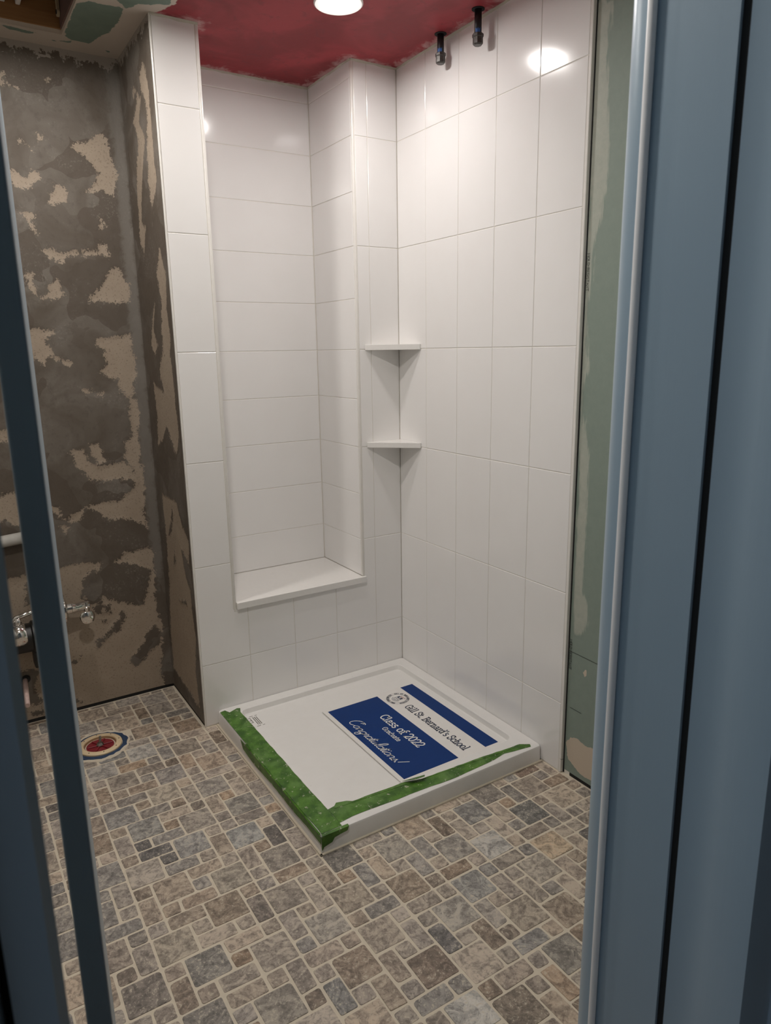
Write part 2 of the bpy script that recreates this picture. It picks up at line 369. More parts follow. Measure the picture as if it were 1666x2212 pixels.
def mat_drywall():
    m = NT('green drywall with joint compound'); p = m.pos
    t = m.n('ShaderNodeAttribute', attribute_name='mud').outputs['Fac']; w = m.n('ShaderNodeAttribute', attribute_name='paste').outputs['Fac']
    v = m.n('ShaderNodeMapping', {'Vector': p, 'Scale': (60, 60, 9)}).outputs[0]
    n = m.noise(v, 1, 3, .65).outputs[0]; n2 = m.noise(p, 40, 3, .65).outputs[0]
    c = m.mix(n2, srgb(126, 140, 130), srgb(138, 151, 141))
    f = m.step(m.math('ADD', t, m.math('MULTIPLY', m.math('SUBTRACT', n, .5), .05)), -.004, .008)
    c = m.mix(m.math('MULTIPLY', f, m.math('MULTIPLY_ADD', n2, .6, .45)), c, srgb(178, 180, 168))
    g = m.step(m.math('ADD', w, m.math('MULTIPLY', m.math('SUBTRACT', n2, .5), .02)), -.001, .001)
    c = m.mix(g, c, srgb(198, 184, 166))
    m.bump(n2, .15, .001)
    return m.out(c, .6)
def mat_tape():
    m = NT('green masking tape'); p = m.pos
    n = m.noise(p, 28, 3, .6).outputs[0]; n2 = m.noise(p, 48, 4, .75).outputs[0]; n3 = m.noise(p, 14, 3).outputs[0]
    c = m.mix(m.step(n, .3, .7), srgb(46, 88, 14), srgb(82, 128, 36))
    c = m.mix(m.math('MULTIPLY', m.step(n3, .45, .7), .35), c, srgb(112, 142, 88))
    c = m.mix(m.math('MULTIPLY', m.step(n2, .60, .66), .75), c, srgb(196, 194, 176))
    m.bump(n, .4, .002)
    return m.out(c, .45)
def mat_pan():
    m = NT('white acrylic'); n = m.noise(m.pos, 24, 4).outputs[0]; n2 = m.noise(m.pos, 60, 3, .7).outputs[0]
    c = m.mix(n, (.78, .765, .74, 1), (.83, .82, .80, 1))
    c = m.mix(m.math('MULTIPLY', m.step(n2, .66, .74), .25), c, srgb(170, 160, 146))
    return m.out(c, .28)
def mat_wood(name, a, b):
    m = NT(name); v = m.n('ShaderNodeMapping', {'Vector': m.pos, 'Scale': (4, 70, 70)}).outputs[0]
    n = m.noise(v, 1.2, 5, .6, .6).outputs[0]
    m.bump(n, .2, .001)
    return m.out(m.mix(n, a, b), .7)
def emit(name, col, s):
    m = NT(name); m.out((.9, .9, .9, 1), .4); m.b.inputs['Emission Color'].default_value = col; m.b.inputs['Emission Strength'].default_value = s
    return m.m

M_tile = mat_tile(); M_paint = mat_paint(); M_stone = mat_stone('tumbled travertine'); M_skim = mat_skim('skim coated backer board')
M_ceil = mat_ceiling(); M_dry = mat_drywall(); M_tape = mat_tape(); M_pan = mat_pan()
M_grout = plain('cream grout', (.76, .73, .67, 1), .8, var=.03)
M_fgrout = plain('sanded floor grout', srgb(212, 201, 182), .9, var=.05, scale=60, bump=.15)
M_trim = plain('white edge trim', (.80, .78, .74, 1), .18, var=.02)
M_slab = plain('white stone slab', (.80, .785, .76, 1), .22, var=.015, scale=80)
M_dark = plain('painted recess shade', (.012, .012, .012, 1), .9)  # black that paints the shade inside gaps, slots and holes
M_black = plain('black plastic', (.012, .011, .010, 1), .45, var=.1)
M_iron = plain('black iron pipe', (.018, .016, .017, 1), .5, var=.3, scale=90, bump=.2)
M_ironcap = plain('grey iron cap', (.10, .095, .09, 1), .4, metal=.6, var=.3, scale=140, bump=.3)
M_chrome = plain('chrome', (.82, .80, .77, 1), .10, metal=1, var=.01)
M_galv = plain('dusty pvc pipe', srgb(178, 176, 170), .5, var=.08, scale=40)
M_pex = plain('pale pink supply pipe', srgb(206, 180, 172), .5, var=.1, scale=120)
M_wood = mat_wood('brown framing lumber', srgb(128, 88, 50), srgb(164, 118, 72))
M_wood2 = mat_wood('dark red framing lumber', srgb(96, 70, 62), srgb(124, 96, 86))
M_bracket = plain('tan plastic bracket', srgb(190, 170, 138), .5)
M_brass = plain('worn brass', srgb(176, 150, 96), .35, metal=.7, var=.1, scale=120)
M_white = plain('white painted metal', (.82, .81, .80, 1), .35, var=.01)
M_wallp = plain('pale wall paint', srgb(190, 188, 182), .8, var=.02)
M_board = plain('white sign board', (.80, .78, .75, 1), .35, var=.01)
M_blue = plain('royal blue print', srgb(2, 50, 112), .5, var=.05, scale=14, spec=.2)
M_navy = plain('dark navy ink', srgb(28, 44, 74), .35, var=.02)
M_wink = plain('white ink', (.82, .81, .79, 1), .35, var=.01)
M_red = plain('red ink', srgb(170, 90, 70), .4, var=.05)
M_ink = plain('black printed ink', (.03, .03, .03, 1), .5, var=.05)
M_pencil = plain('pencil mark', srgb(60, 66, 62), .7)
M_blueprime = plain('blue membrane', srgb(44, 64, 92), .6, var=.25, scale=60, bump=.3)
M_beige = plain('beige pvc flange', srgb(222, 200, 164), .45, var=.05, scale=40)
M_plug = plain('red rubber test plug', srgb(128, 38, 46), .4, var=.08)
M_steel = plain('steel bolt', (.35, .33, .31, 1), .35, metal=1, var=.1)
M_bluetag = plain('blue tape', srgb(60, 104, 168), .5, var=.1, scale=80)
M_hallwood = plain('hall floor wood', srgb(120, 92, 66), .5, var=.1)
LENS = emit('lit lamp lens', (1.0, .955, .92, 1), LAMP1); LENS2 = emit('lit lamp lens far', (1.0, .945, .89, 1), LAMP2); LENS_FILL = emit('lit fill lamp lens', (1.0, .945, .89, 1), LAMP_FILL)
# ---------------------------------------------------------------- structure: tiled walls
G = .0012          # half joint
def ortho_inset(poly, d):
    n = len(poly); out = []
    A = sum(poly[i][0]*poly[(i+1) % n][1]-poly[(i+1) % n][0]*poly[i][1] for i in range(n))
    s = 1 if A > 0 else -1
    for i in range(n):
        p0, p, p1 = poly[i-1], poly[i], poly[(i+1) % n]
        e0 = (p[0]-p0[0], p[1]-p0[1]); e1 = (p1[0]-p[0], p1[1]-p[1])
        l0 = math.hypot(*e0); l1 = math.hypot(*e1)
        n0 = (-e0[1]/l0*s, e0[0]/l0*s); n1 = (-e1[1]/l1*s, e1[0]/l1*s)
        out.append((p[0]+d*(n0[0]+n1[0]), p[1]+d*(n0[1]+n1[1])))
    return out
def wall_tile(parent, place, poly):
    """place(u, z, depth)-> xyz, depth 0 = grout bed, 1 = tile face"""
    T = .0016; n = len(poly)
    rings = [(ortho_inset(poly, G), -.002), (ortho_inset(poly, G), T-.0009), (ortho_inset(poly, G+.0012), T)]
    tx, tz = random.uniform(-.0012, .0012), random.uniform(-.0008, .0008)
    cu = sum(p[0] for p in poly)/n; cz = sum(p[1] for p in poly)/n
    vs = [place(u, z, d+(tx*(u-cu)+tz*(z-cz) if k else 0)) for k, (r, d) in enumerate(rings) for u, z in r]
    bm = bmesh.new(); bv = [bm.verts.new(v) for v in vs]
    for k in range(2):
        for i in range(n):
            j = (i+1) % n; bm.faces.new((bv[k*n+i], bv[k*n+j], bv[(k+1)*n+j], bv[(k+1)*n+i]))
    bm.faces.new(bv[2*n:3*n])
    o = bm_obj('tile', bm, M_tile, parent)
    # make the face look out of the wall
    f = o.data.polygons[-1]; a = Vector(place(cu, cz, 1))-Vector(place(cu, cz, 0))
    if f.normal.dot(a) < 0: o.data.flip_normals()
    return o
def rect(u0, u1, z0, z1): return [(u0, z0), (u1, z0), (u1, z1), (u0, z1)]
ROWS = [.002, .26, .66, 1.06, 1.46, 1.86, 2.26, CEIL]
BED = .0016

bm = bmesh.new()
bbox(bm, (BED, -.99, -.02), (.12, .0, CEIL)); bbox(bm, (.014, -1.004, -.02), (.12, -.99, CEIL)); bbox(bm, (.013, -1.94, -.02), (.12, -1.004, CEIL))
wall_right = tag(bm_obj('wall_right', bm, M_grout), 'white tiled shower side wall ending at a strip of green drywall', 'wall', kind='structure')
YC = [0, .195, .3955, .596, .7965, .988]
for i in range(5):
    for k in range(7):
        wall_tile(wall_right, lambda u, z, d: (BED-d, -u, z), rect(YC[i], YC[i+1], ROWS[k], ROWS[k+1]))
box('edge_trim', (-.0015, -1.0, .05), (.013, -.9895, CEIL), M_trim, wall_right, .0012)
box('edge_trim', (-.0012, -.9995, .0), (.013, -.9895, .048), M_trim, wall_right, .0012)
# drywall beside the tile, with patches of compound
ny, nz = 118, 316
Y, Z = np.meshgrid(np.linspace(-1.004, -1.94, ny), np.linspace(.012, CEIL, nz))
mud = np.clip(sdf(WHITE[2:], Y, Z), -.06, .06); paste = np.clip(sdf(WHITE[:2], Y, Z), -.06, .06)
grid_sheet('drywall_panel', ny, nz, (np.full(Y.shape, .012)-.0008*(mud > 0), Y, Z), {'mud': mud, 'paste': paste}, M_dry, wall_right)
box('edge_gap_shade', (.0104, -1.0046, 0), (.0126, -1.0001, CEIL), M_dark, wall_right)  # black strip paints the shadow line between trim and drywall
box('floor_gap_shade', (.0118, -1.94, 0), (.0128, -1.03, .012), M_dark, wall_right)  # black strip paints the shade under the drywall

bm = bmesh.new()
bbox(bm, (-.9435, BED, -.02), (-.787, .438, CEIL)); bbox(bm, (-.787, BED, -.02), (.12, .438, .466))
bbox(bm, (-.203, BED, .466), (.12, .438, CEIL)); bbox(bm, (-.787, .356+BED, .466), (-.203, .438, CEIL))
wall_back = tag(bm_obj('wall_back', bm, M_grout), 'white tiled shower rear wall with a tall recessed niche', 'wall', kind='structure')
PB = lambda u, z, d: (u, BED-d, z)
XT = [-.940, -.739, -.538, -.338, -.137, -.0005]
for i in range(5): wall_tile(wall_back, PB, rect(XT[i], XT[i+1], ROWS[0], ROWS[1]))
wall_tile(wall_back, PB, [(-.940, .26), (-.739, .26), (-.739, .467), (-.797, .467), (-.797, .66), (-.940, .66)])
wall_tile(wall_back, PB, rect(-.739, -.538, .26, .467)); wall_tile(wall_back, PB, rect(-.538, -.338, .26, .467))
wall_tile(wall_back, PB, [(-.338, .26), (-.137, .26), (-.137, .66), (-.194, .66), (-.194, .467), (-.338, .467)])
for k in range(1, 7):
    wall_tile(wall_back, PB, rect(-.137, -.0005, ROWS[k], ROWS[k+1]))
    if k > 1:
        wall_tile(wall_back, PB, rect(-.194, -.137, ROWS[k], ROWS[k+1])); wall_tile(wall_back, PB, rect(-.940, -.797, ROWS[k], ROWS[k+1]))
NR = [.495]+[.66+.2*k for k in range(10)]+[CEIL]
for k in range(11):
    a, b = NR[k], NR[k+1]
    wall_tile(wall_back, lambda u, z, d: (u, .356+BED-d, z), rect(-.682, -.2055, a, b))
    wall_tile(wall_back, lambda u, z, d: (u, .356+BED-d, z), rect(-.784, -.682, a, b))
    wall_tile(wall_back, lambda u, z, d: (-.203-d, u, z), rect(.010, .3555, a, b))
    wall_tile(wall_back, lambda u, z, d: (-.787+d, u, z), rect(.010, .3555, a, b))
for x0, x1, z0 in ((-.7965, -.7845, .455), (-.2055, -.1945, .495)):
    bm = bmesh.new(); bbox(bm, (x0, -.0008, z0), (x1, .010, CEIL), .003, 3); bm_obj('edge_trim', bm, M_trim, wall_back, True)
box('edge_trim', (-.9455, -.0008, .0), (-.9405, .010, CEIL), M_trim, wall_back, .0012)
# skim coated cheek of the pillar
ny, nz = 93, 506
Y, Z = np.meshgrid(np.linspace(.0095, .441, ny), np.linspace(.012, CEIL, nz))
t = np.clip(np.minimum(sdf(SIDE, Y, Z), -sdf(SIDED, Y, Z)), -.05, .05)
grid_sheet('skim_coat', ny, nz, (-.9445-.0016*np.clip(.5-t*60, 0, 1), Y, Z), {'bare': t, 'band': np.clip(1-np.abs(Y-.435)/.05, 0, 1)*.6}, M_skim, wall_back)
box('floor_gap_shade', (-.9442, .0102, 0), (-.9436, .44, .012), M_dark, wall_back)  # shade under the raised board, painted as a black strip

# alcove rear wall, skim coated backer board
wall_rear = tag(box('wall_rear', (-2.32, .4425, -.02), (-.94, .56, CEIL+.25), M_dark), 'grey skim coated alcove wall with bare tan board showing', 'wall', kind='structure')  # black body paints the shade in the gap below the board
nx, nz = 272, 503
X, Z = np.meshgrid(np.linspace(-2.3, -.944, nx), np.linspace(.013, CEIL, nz))
t = np.clip(np.minimum(sdf(TAN, X, Z), -sdf(DARK, X, Z)), -.05, .05)
bump = .0022*np.clip(.5-t*60, 0, 1)+.004*np.clip(1-np.abs(X+.948)/.03, 0, 1)
grid_sheet('skim_coat', nx, nz, (X, .4415-bump, Z), {'bare': t, 'band': np.clip(1-np.abs(X+.970)/.05, 0, 1)*np.clip((Z-.3)/.3, 0, 1)}, M_skim, wall_rear)

# left wall and door wall
wall_left = tag(box('wall_left', (-2.42, -1.94, -.02), (-2.30, .56, CEIL), M_wallp), 'plain pale bathroom side wall behind the open door', 'wall', kind='structure')
bm = bmesh.new()
bbox(bm, (-3.4, -2.188, -.02), (-1.76, -1.942, CEIL)); bbox(bm, (-.925, -2.16, -.02), (1.2, -1.942, CEIL)); bbox(bm, (-1.76, -2.18, 2.06), (-.925, -1.942, CEIL))
tag(bm_obj('wall_front', bm, M_wallp), 'pale wall holding the bathroom doorway', 'wall', kind='structure')

# ---------------------------------------------------------------- ceiling
def ceiling():
    nx, ny = 244, 242
    X, Y = np.meshgrid(np.linspace(-2.3, .13, nx), np.linspace(-1.95, .46, ny))
    OUT = [(0, -1.94), (0, 0), (-.205, 0), (-.205, .356), (-.785, .356), (-.785, 0), (-.945, 0), (-.945, .44), (-2.3, .44), (-2.3, -1.94)]
    edge = np.clip(sdf([OUT], X, Y), -.1, .2)
    red = np.clip(sdf([[(.2, -1.1), (.2, .5), (-.79, .5), (-.79, .0), (-.94, .025), (-.885, -.095), (-.93, -.3), (-.9, -1.1)]], X, Y), -.1, .1)
    green = np.clip(sdf(GREEN, X, Y), -.06, .06)
    HX0, HX1, HY0, HY1 = -1.62, -1.155, .02, .315
    # snap the nearest grid lines onto the hole so its rim is straight
    xs, ys = X[0].copy(), Y[:, 0].copy()
    for v in (HX0, HX1): xs[np.argmin(abs(xs-v))] = v
    for v in (HY0, HY1): ys[np.argmin(abs(ys-v))] = v
    X, Y = np.meshgrid(xs, ys)
    o = grid_sheet('ceiling', nx, ny, (X, Y, np.full(X.shape, CEIL)), {'edge': edge, 'red': red, 'green': green}, M_ceil)
    bm = bmesh.new(); bm.from_mesh(o.data)
    kill = [f for f in bm.faces if HX0 < f.calc_center_median().x < HX1 and HY0 < f.calc_center_median().y < HY1]
    bmesh.ops.delete(bm, geom=kill, context='FACES')
    bm.to_mesh(o.data); bm.free()
    tag(o, 'red painted ceiling with white compound and a cut-out over the alcove', 'ceiling', kind='structure')
    c = NT('cut drywall edge'); c.out(srgb(206, 190, 172), .8)
    for a, b in (((HX0-.006, HY1, CEIL+.0006), (HX1+.006, HY1+.006, CEIL+.022)), ((HX1, HY0, CEIL+.0006), (HX1+.006, HY1, CEIL+.022)), ((HX0, HY0-.006, CEIL+.0006), (HX1, HY0, CEIL+.022)), ((HX0-.006, HY0, CEIL+.0006), (HX0, HY1, CEIL+.022))):
        box('cut_edge', a, b, c.m, o)
    # framing seen through the cut-out
    box('joist', (-1.70, HY1-.004, CEIL+.014), (HX1+.08, HY1+.036, CEIL+.19), M_wood, o, .002)
    box('joist', (-1.70, HY0-.10, CEIL+.014), (HX1+.08, HY0-.06, CEIL+.19), M_wood, o, .002)
    box('cross_block', (HX1-.004, HY0-.06, CEIL+.014), (HX1+.034, HY1-.005, CEIL+.19), M_wood2, o, .002)
    box('ledger', (-1.70, HY1-.035, CEIL+.10), (HX1-.02, HY1-.006, CEIL+.13), M_galv, o, .001)
    box('subfloor', (-1.72, HY0-.1, CEIL+.19), (HX1+.1, HY1+.04, CEIL+.2), M_dark, o)  # coloured black to paint the dark of the cavity
    for x in (-1.335, -1.29): box('pipe_clip', (x, HY1-.10, CEIL+.06), (x+.014, HY1-.006, CEIL+.10), M_white, o, .002)
    tube('wire', [(-1.33, HY1-.05, CEIL+.19), (-1.315, HY1-.06, CEIL+.13), (-1.30, HY1-.05, CEIL+.19)], .005, M_chrome, o, 8)
    bm = bmesh.new()
    for yy, zz in ((HY1-.03, CEIL+.055), (HY1-.035, CEIL+.13)):
        r = bmesh.ops.create_cone(bm, cap_ends=True, segments=16, radius1=.014, radius2=.014, depth=.008, matrix=Matrix.Translation((HX1-.010, yy, zz)) @ Matrix.Rotation(PI/2, 4, 'Y'))
    bbox(bm, (HX1-.014, HY1-.042, CEIL+.055), (HX1-.006, HY1-.024, CEIL+.13))
    br = bm_obj('keyhole_bracket', bm, M_bracket, o)
    for yy, zz in ((HY1-.03, CEIL+.055), (HY1-.035, CEIL+.13)):
        lathe('screw_hole_dot', [(0, 0), (.007, 0), (.007, .0015), (0, .0015)], (HX1-.0145, yy, zz), (-1, 0, 0), M_dark, br, 12)  # black discs paint the dark of the screw holes
    # unseen lid added over the cavity to keep stray light out
    box('light_block_lid', (-2.42, -2.0, CEIL+.2), (.13, .56, CEIL+.24), M_dark, o)
ceiling()

# ---------------------------------------------------------------- floor
FLB = -.0014
floor = tag(box('floor', (-2.42, -2.19, FLB-.05), (.12, .56, FLB), M_fgrout), 'tumbled stone mosaic floor in grey and brown', 'floor', kind='structure')
tag(box('floor_hall', (-3.4, -4.2, -.06), (1.2, -2.19, -.004), M_hallwood), 'brown hall floor outside the doorway', 'floor', kind='structure')
tag(box('wall_hall', (-3.4, -4.3, -.06), (1.2, -4.2, CEIL), M_wallp), 'plain unseen hall wall added to shape the hall light', 'wall', kind='structure')  # unseen; added so hall daylight enters from the open end
tag(box('wall_hall_end', (1.1, -4.2, -.06), (1.2, -2.16, CEIL), M_wallp), 'plain unseen wall added to shut light out at one hall end', 'wall', kind='structure')  # unseen; added to close this end to daylight
tag(box('ceiling_hall', (-3.4, -4.2, CEIL), (1.2, -2.0, CEIL+.08), M_wallp), 'pale ceiling over the hall outside the doorway', 'ceiling', kind='structure')
U = .0505; X0 = -.800; Y0 = -1.100
BASE = [(1,1,2,2),(3,0,2,2),(4,3,2,2),(0,4,2,2),(0,0,2,1),(2,0,1,1),(5,0,1,1),(5,1,1,2),(0,1,1,1),(0,2,1,2),(3,2,1,2),(4,2,1,1),
        (1,3,1,1),(2,3,1,2),(3,4,1,1),(2,5,1,1),(3,5,2,1),(5,5,1,1)]
def turned(r):
    out = BASE
    for _ in range(r): out = [(y, 6-x-w, h, w) for x, y, w, h in out]
    return out
TURN = {(-1,-1): 2, (0,1): 2, (-1,1): 2, (2,-1): 1, (2,0): 1, (-2,-4): 1, (-2,-3): 1, (-2,-2): 1, (-2,-1): 1, (-1,-4): 2, (-1,-3): 2, (-1,-2): 2,
        (-1,-5): 3, (-2,-5): 3, (-1,-6): 0, (-2,-6): 3, (-3,-2): 2, (-3,-3): 0, (-3,-1): 0, (-2,0): 3, (0,-1): 0, (1,-1): 0, (0,0): 0, (1,0): 0, (-1,0): 0}
PAL = [((176,161,144),.30), ((168,155,142),.26), ((156,148,139),.18), ((148,143,137),.07), ((164,143,122),.10), ((142,127,112),.06), ((124,117,111),.03)]
KNOWN = {(0,0):(140,124,106),(-3,-1):(150,136,118),(-2,5):(122,102,84),(-5,3):(128,110,92),(-2,-4):(120,113,104),(1,-3):(140,134,124),(3,-4):(156,134,110),
 (4,-1):(146,142,135),(6,0):(160,158,152),(7,-3):(138,134,128),(10,-1):(96,94,94),(9,2):(170,148,120),(7,3):(156,142,124),(3,2):(136,138,138),(1,3):(150,140,126),
 (4,5):(150,138,122),(-5,0):(156,146,132),(-3,2):(140,126,110),(0,6):(164,146,126),(6,6):(134,118,100),(4,8):(138,130,118),(0,9):(124,112,98),(-2,8):(166,160,150),
 (13,-1):(170,152,130),(12,-3):(158,142,124),(9,-4):(142,132,120),(-6,-3):(124,114,102),(-5,-6):(118,110,100),(-11,-1):(128,132,134),(-12,-3):(160,150,134),(-9,-4):(122,108,92),
 (-11,-7):(150,136,120),(-8,-6):(158,150,136),(-12,-9):(152,138,122),(-9,-10):(138,134,128),(-6,-9):(146,142,134),(-8,-12):(136,126,114),(-11,-13):(142,136,126),
 (-5,-12):(136,130,120),(-6,-15):(146,136,124),(-9,-16):(160,150,134),(-8,-18):(128,124,122),(-11,-19):(150,134,116),(-5,-18):(152,128,104),(-12,-21):(142,138,132),(-9,-22):(162,156,146),
 (-6,-21):(140,130,118),(-14,-1):(112,104,96),(-12,2):(122,118,112),(-9,3):(146,138,126),(-2,0):(104,104,106),(13,-4):(112,92,78),(8,-5):(100,86,76)}
def clip_rect(x0, x1, y0, y1):
    """cut a tile to the room: pan, walls"""
    x0 = max(x0, -2.30); x1 = min(x1, .010 if y1 < -1.0 else -.002); y0 = max(y0, -2.1); y1 = min(y1, .436)
    if x1-x0 < .012 or y1-y0 < .012: return None
    for ax0, ax1, ay0, ay1 in ((-.895, .05, -.909, .05), (-.950, .05, -.002, .6)):
        if x1 > ax0 and x0 < ax1 and y1 > ay0 and y0 < ay1:
            left = ax0-x0; front = ay0-y0
            if left >= front and left > .012: x1 = ax0
            elif front > .012: y1 = ay0
            else: return None
    return x0, x1, y0, y1
def stone_outline(x0, x1, y0, y1):
    g = random.uniform(.0022, .0034); x0 += g; x1 -= g; y0 += g; y1 -= g
    pts = []
    lim = min(x1-x0, y1-y0)*.3
    for cx, cy, a0 in ((x1, y1, 0), (x0, y1, 90), (x0, y0, 180), (x1, y0, 270)):
        r = min(lim, random.choice((.003, .004, .005, .006, .009)))
        jx, jy = random.uniform(-.0014, .0014), random.uniform(-.0014, .0014)
        ox = cx-r if a0 in (0, 270) else cx+r; oy = cy-r if a0 in (0, 90) else cy+r
        for da in (0, 45, 90):
            a = math.radians(a0+da); pts.append((ox+r*math.cos(a)+jx, oy+r*math.sin(a)+jy))
    return pts
stones = []
for si in range(-6, 3):
    for sj in range(-6, 4):
        for lx, ly, w, h in turned(TURN.get((si, sj), (si*3+sj*7) % 4)):
            i, j = si*6+lx, 2+sj*6+ly
            r = clip_rect(X0+U*i, X0+U*(i+w), Y0-U*(j+h), Y0-U*j)
            if r is None: continue
            cx, cy = (r[0]+r[1])/2, (r[2]+r[3])/2
            if (cx+1.326)**2+(cy-.093)**2 < .085**2: continue       # room for the closet flange
            c = KNOWN.get((i, j)); c = c and (c[0]*.92+30, min(c[1], c[0]-2)*.92+30, min(c[2], c[0]-7)*.92+30)
            if c is None:
                q = random.random()
                for c, p in PAL:
                    q -= p
                    if q < 0: break
            v = random.uniform(.92, 1.08); w_ = random.uniform(-3, 3); g_ = sum(c)/3; c = tuple(1.03*min(235, (g_+(x-g_)*.85)*v+w_*(1, 0, -1)[q_]) for q_, x in enumerate(c))
            uv = in_frame((cx, cy, 0)); area = 0
            if uv and -40 < uv[0] < 1330 and -40 < uv[1] < H+60:
                d = (Vector((cx, cy, 0))-CAM).length; area = (r[1]-r[0])*(r[3]-r[2])/d**3
                if uv[0] < 60+.05*(uv[1]-1500): area *= .1           # behind the door jamb
            stones.append((area, r, c))
stones.sort(key=lambda s: -s[0])
def stone_mesh(r, vs, fs, cs, c):
    o = stone_outline(*r); n = len(o); b = len(vs); cx = sum(p[0] for p in o)/n; cy = sum(p[1] for p in o)/n
    top = random.uniform(-.0005, .0004); tx, ty = random.uniform(-.008, .008), random.uniform(-.008, .008)
    vs += [(x, y, FLB-.002) for x, y in o]
    for x, y in o:
        l = math.hypot(x-cx, y-cy); k = 1-.0016/l
        vs.append((cx+(x-cx)*k, cy+(y-cy)*k, top+tx*(x-cx)+ty*(y-cy)))
    fs += [(b+i, b+(i+1) % n, b+n+(i+1) % n, b+n+i) for i in range(n)]+[tuple(range(b+n, b+2*n))]
    cs += [srgb(*c)]*(2*n)
def stone_obj(name, vs, fs, cs):
    me = bpy.data.meshes.new(name); me.from_pydata(vs, [], fs); me.update(); me.materials.append(M_stone)
    a = me.attributes.new('col', 'FLOAT_COLOR', 'POINT'); a.data.foreach_set('color', np.array(cs, np.float32).ravel())
    return link(bpy.data.objects.new(name, me), floor)
for area, r, c in stones[:300]:
    vs, fs, cs = [], [], []; stone_mesh(r, vs, fs, cs, c); stone_obj('stone_tile', vs, fs, cs)
vs, fs, cs = [], [], []
for area, r, c in stones[300:]: stone_mesh(r, vs, fs, cs, c)
rest = stone_obj('stone_mosaic', vs, fs, cs); rest['kind'] = 'stuff'
# ---------------------------------------------------------------- doorway: jambs and open door
rj = empty('trim_1', (-.957, -1.95, 0))
tag(rj, 'blue grey painted door frame with a slot shaded in black down its jamb', 'door frame', kind='structure')
CX, CY = CAM.x, CAM.y
def bear(deg, d): return (CX+d*math.tan(math.radians(deg)), CY+d)
XR = CX+.738
r_ = .045; prof = [(-.85, CY+.60+r_), (-.85, CY+.4875), (XR, CY+.4875), (XR, CY+.590)]
prof.append((XR, CY+.5985))
# broad rounded nosing on the bathroom side
for a in range(0, 91, 6): prof.append((XR-.001+r_-r_*math.cos(math.radians(a)), CY+.600+r_*math.sin(math.radians(a))))
prof = prof[::-1]
under(rj, extrude_profile('jamb_board', prof, 0, 2.06, M_paint))
bead = [(XR-.0035+.0042*math.cos(math.radians(a)), CY+.5925+.0062*math.sin(math.radians(a))) for a in range(0, 360, 30)]
under(rj, extrude_profile('casing_bead', bead, 0, 2.06, M_white))  # white colour stands in for a bright lit line on the jamb
prof = [(-.925, CY+.476), (XR+.001, CY+.476), (XR+.004, CY+.455), (XR+.002, CY+.43), (XR-.003, CY+.415), (XR-.003, CY+.372), (XR+.02, CY+.368), (-.905, CY+.365)]
under(rj, extrude_profile('jamb_stop', prof, 0, 2.06, M_paint))
under(rj, box('jamb_slot_shade', (XR+.004, CY+.4762, 0), (XR+.030, CY+.4873, 2.06), M_dark))  # black filler paints the deep shade of the slot
under(rj, box('casing', (-.905, -2.205, 0), (-.82, -2.16, 2.12), M_paint, None, .006, 2))
lprof = [(-1.676, -2.186), (-1.6735, -2.183), (-1.6735, -1.945), (-1.70, -1.945), (-1.70, -2.19), (-1.679, -2.19)]
under(rj, extrude_profile('jamb_board', lprof, 0, 2.06, M_paint))
under(rj, box('jamb_slot_shade', (-1.7045, -2.17, 0), (-1.6995, -1.95, 2.06), M_dark))  # shadow groove painted as a black strip
lc = [(-1.7045, -2.188), (-1.7065, -2.196), (-1.715, -2.203), (-1.79, -2.205), (-1.79, -1.945), (-1.7045, -1.945)]
under(rj, extrude_profile('casing', lc, 0, 2.12, M_paint))
under(rj, box('head_jamb', (-1.70, -2.19, 2.06), (-.925, -1.945, 2.09), M_paint))

dn = Vector((-1.6340, -1.918, 0)); ang = math.radians(-6.7)
door = empty('door_1', dn); tag(door, 'blue grey door swung open into the bathroom, seen edge on', 'door', kind='structure')
bm = bmesh.new(); bbox(bm, (-.0115, 0, .012), (.0115, .70, 2.03), .0022, 2)
bmesh.ops.rotate(bm, verts=bm.verts[:], cent=(0, 0, 0), matrix=Matrix.Rotation(ang, 3, 'Z'))
bmesh.ops.translate(bm, verts=bm.verts[:], vec=dn)
under(door, bm_obj('door_leaf', bm, M_paint))
for zc in (.25, 1.28, 1.85):
    h = under(door, tube('hinge', [(-1.6665, -1.928, zc-.045), (-1.6665, -1.928, zc+.036), (-1.6665, -1.928, zc+.042)], [.0055, .0055, .003], M_brass, None, 14))

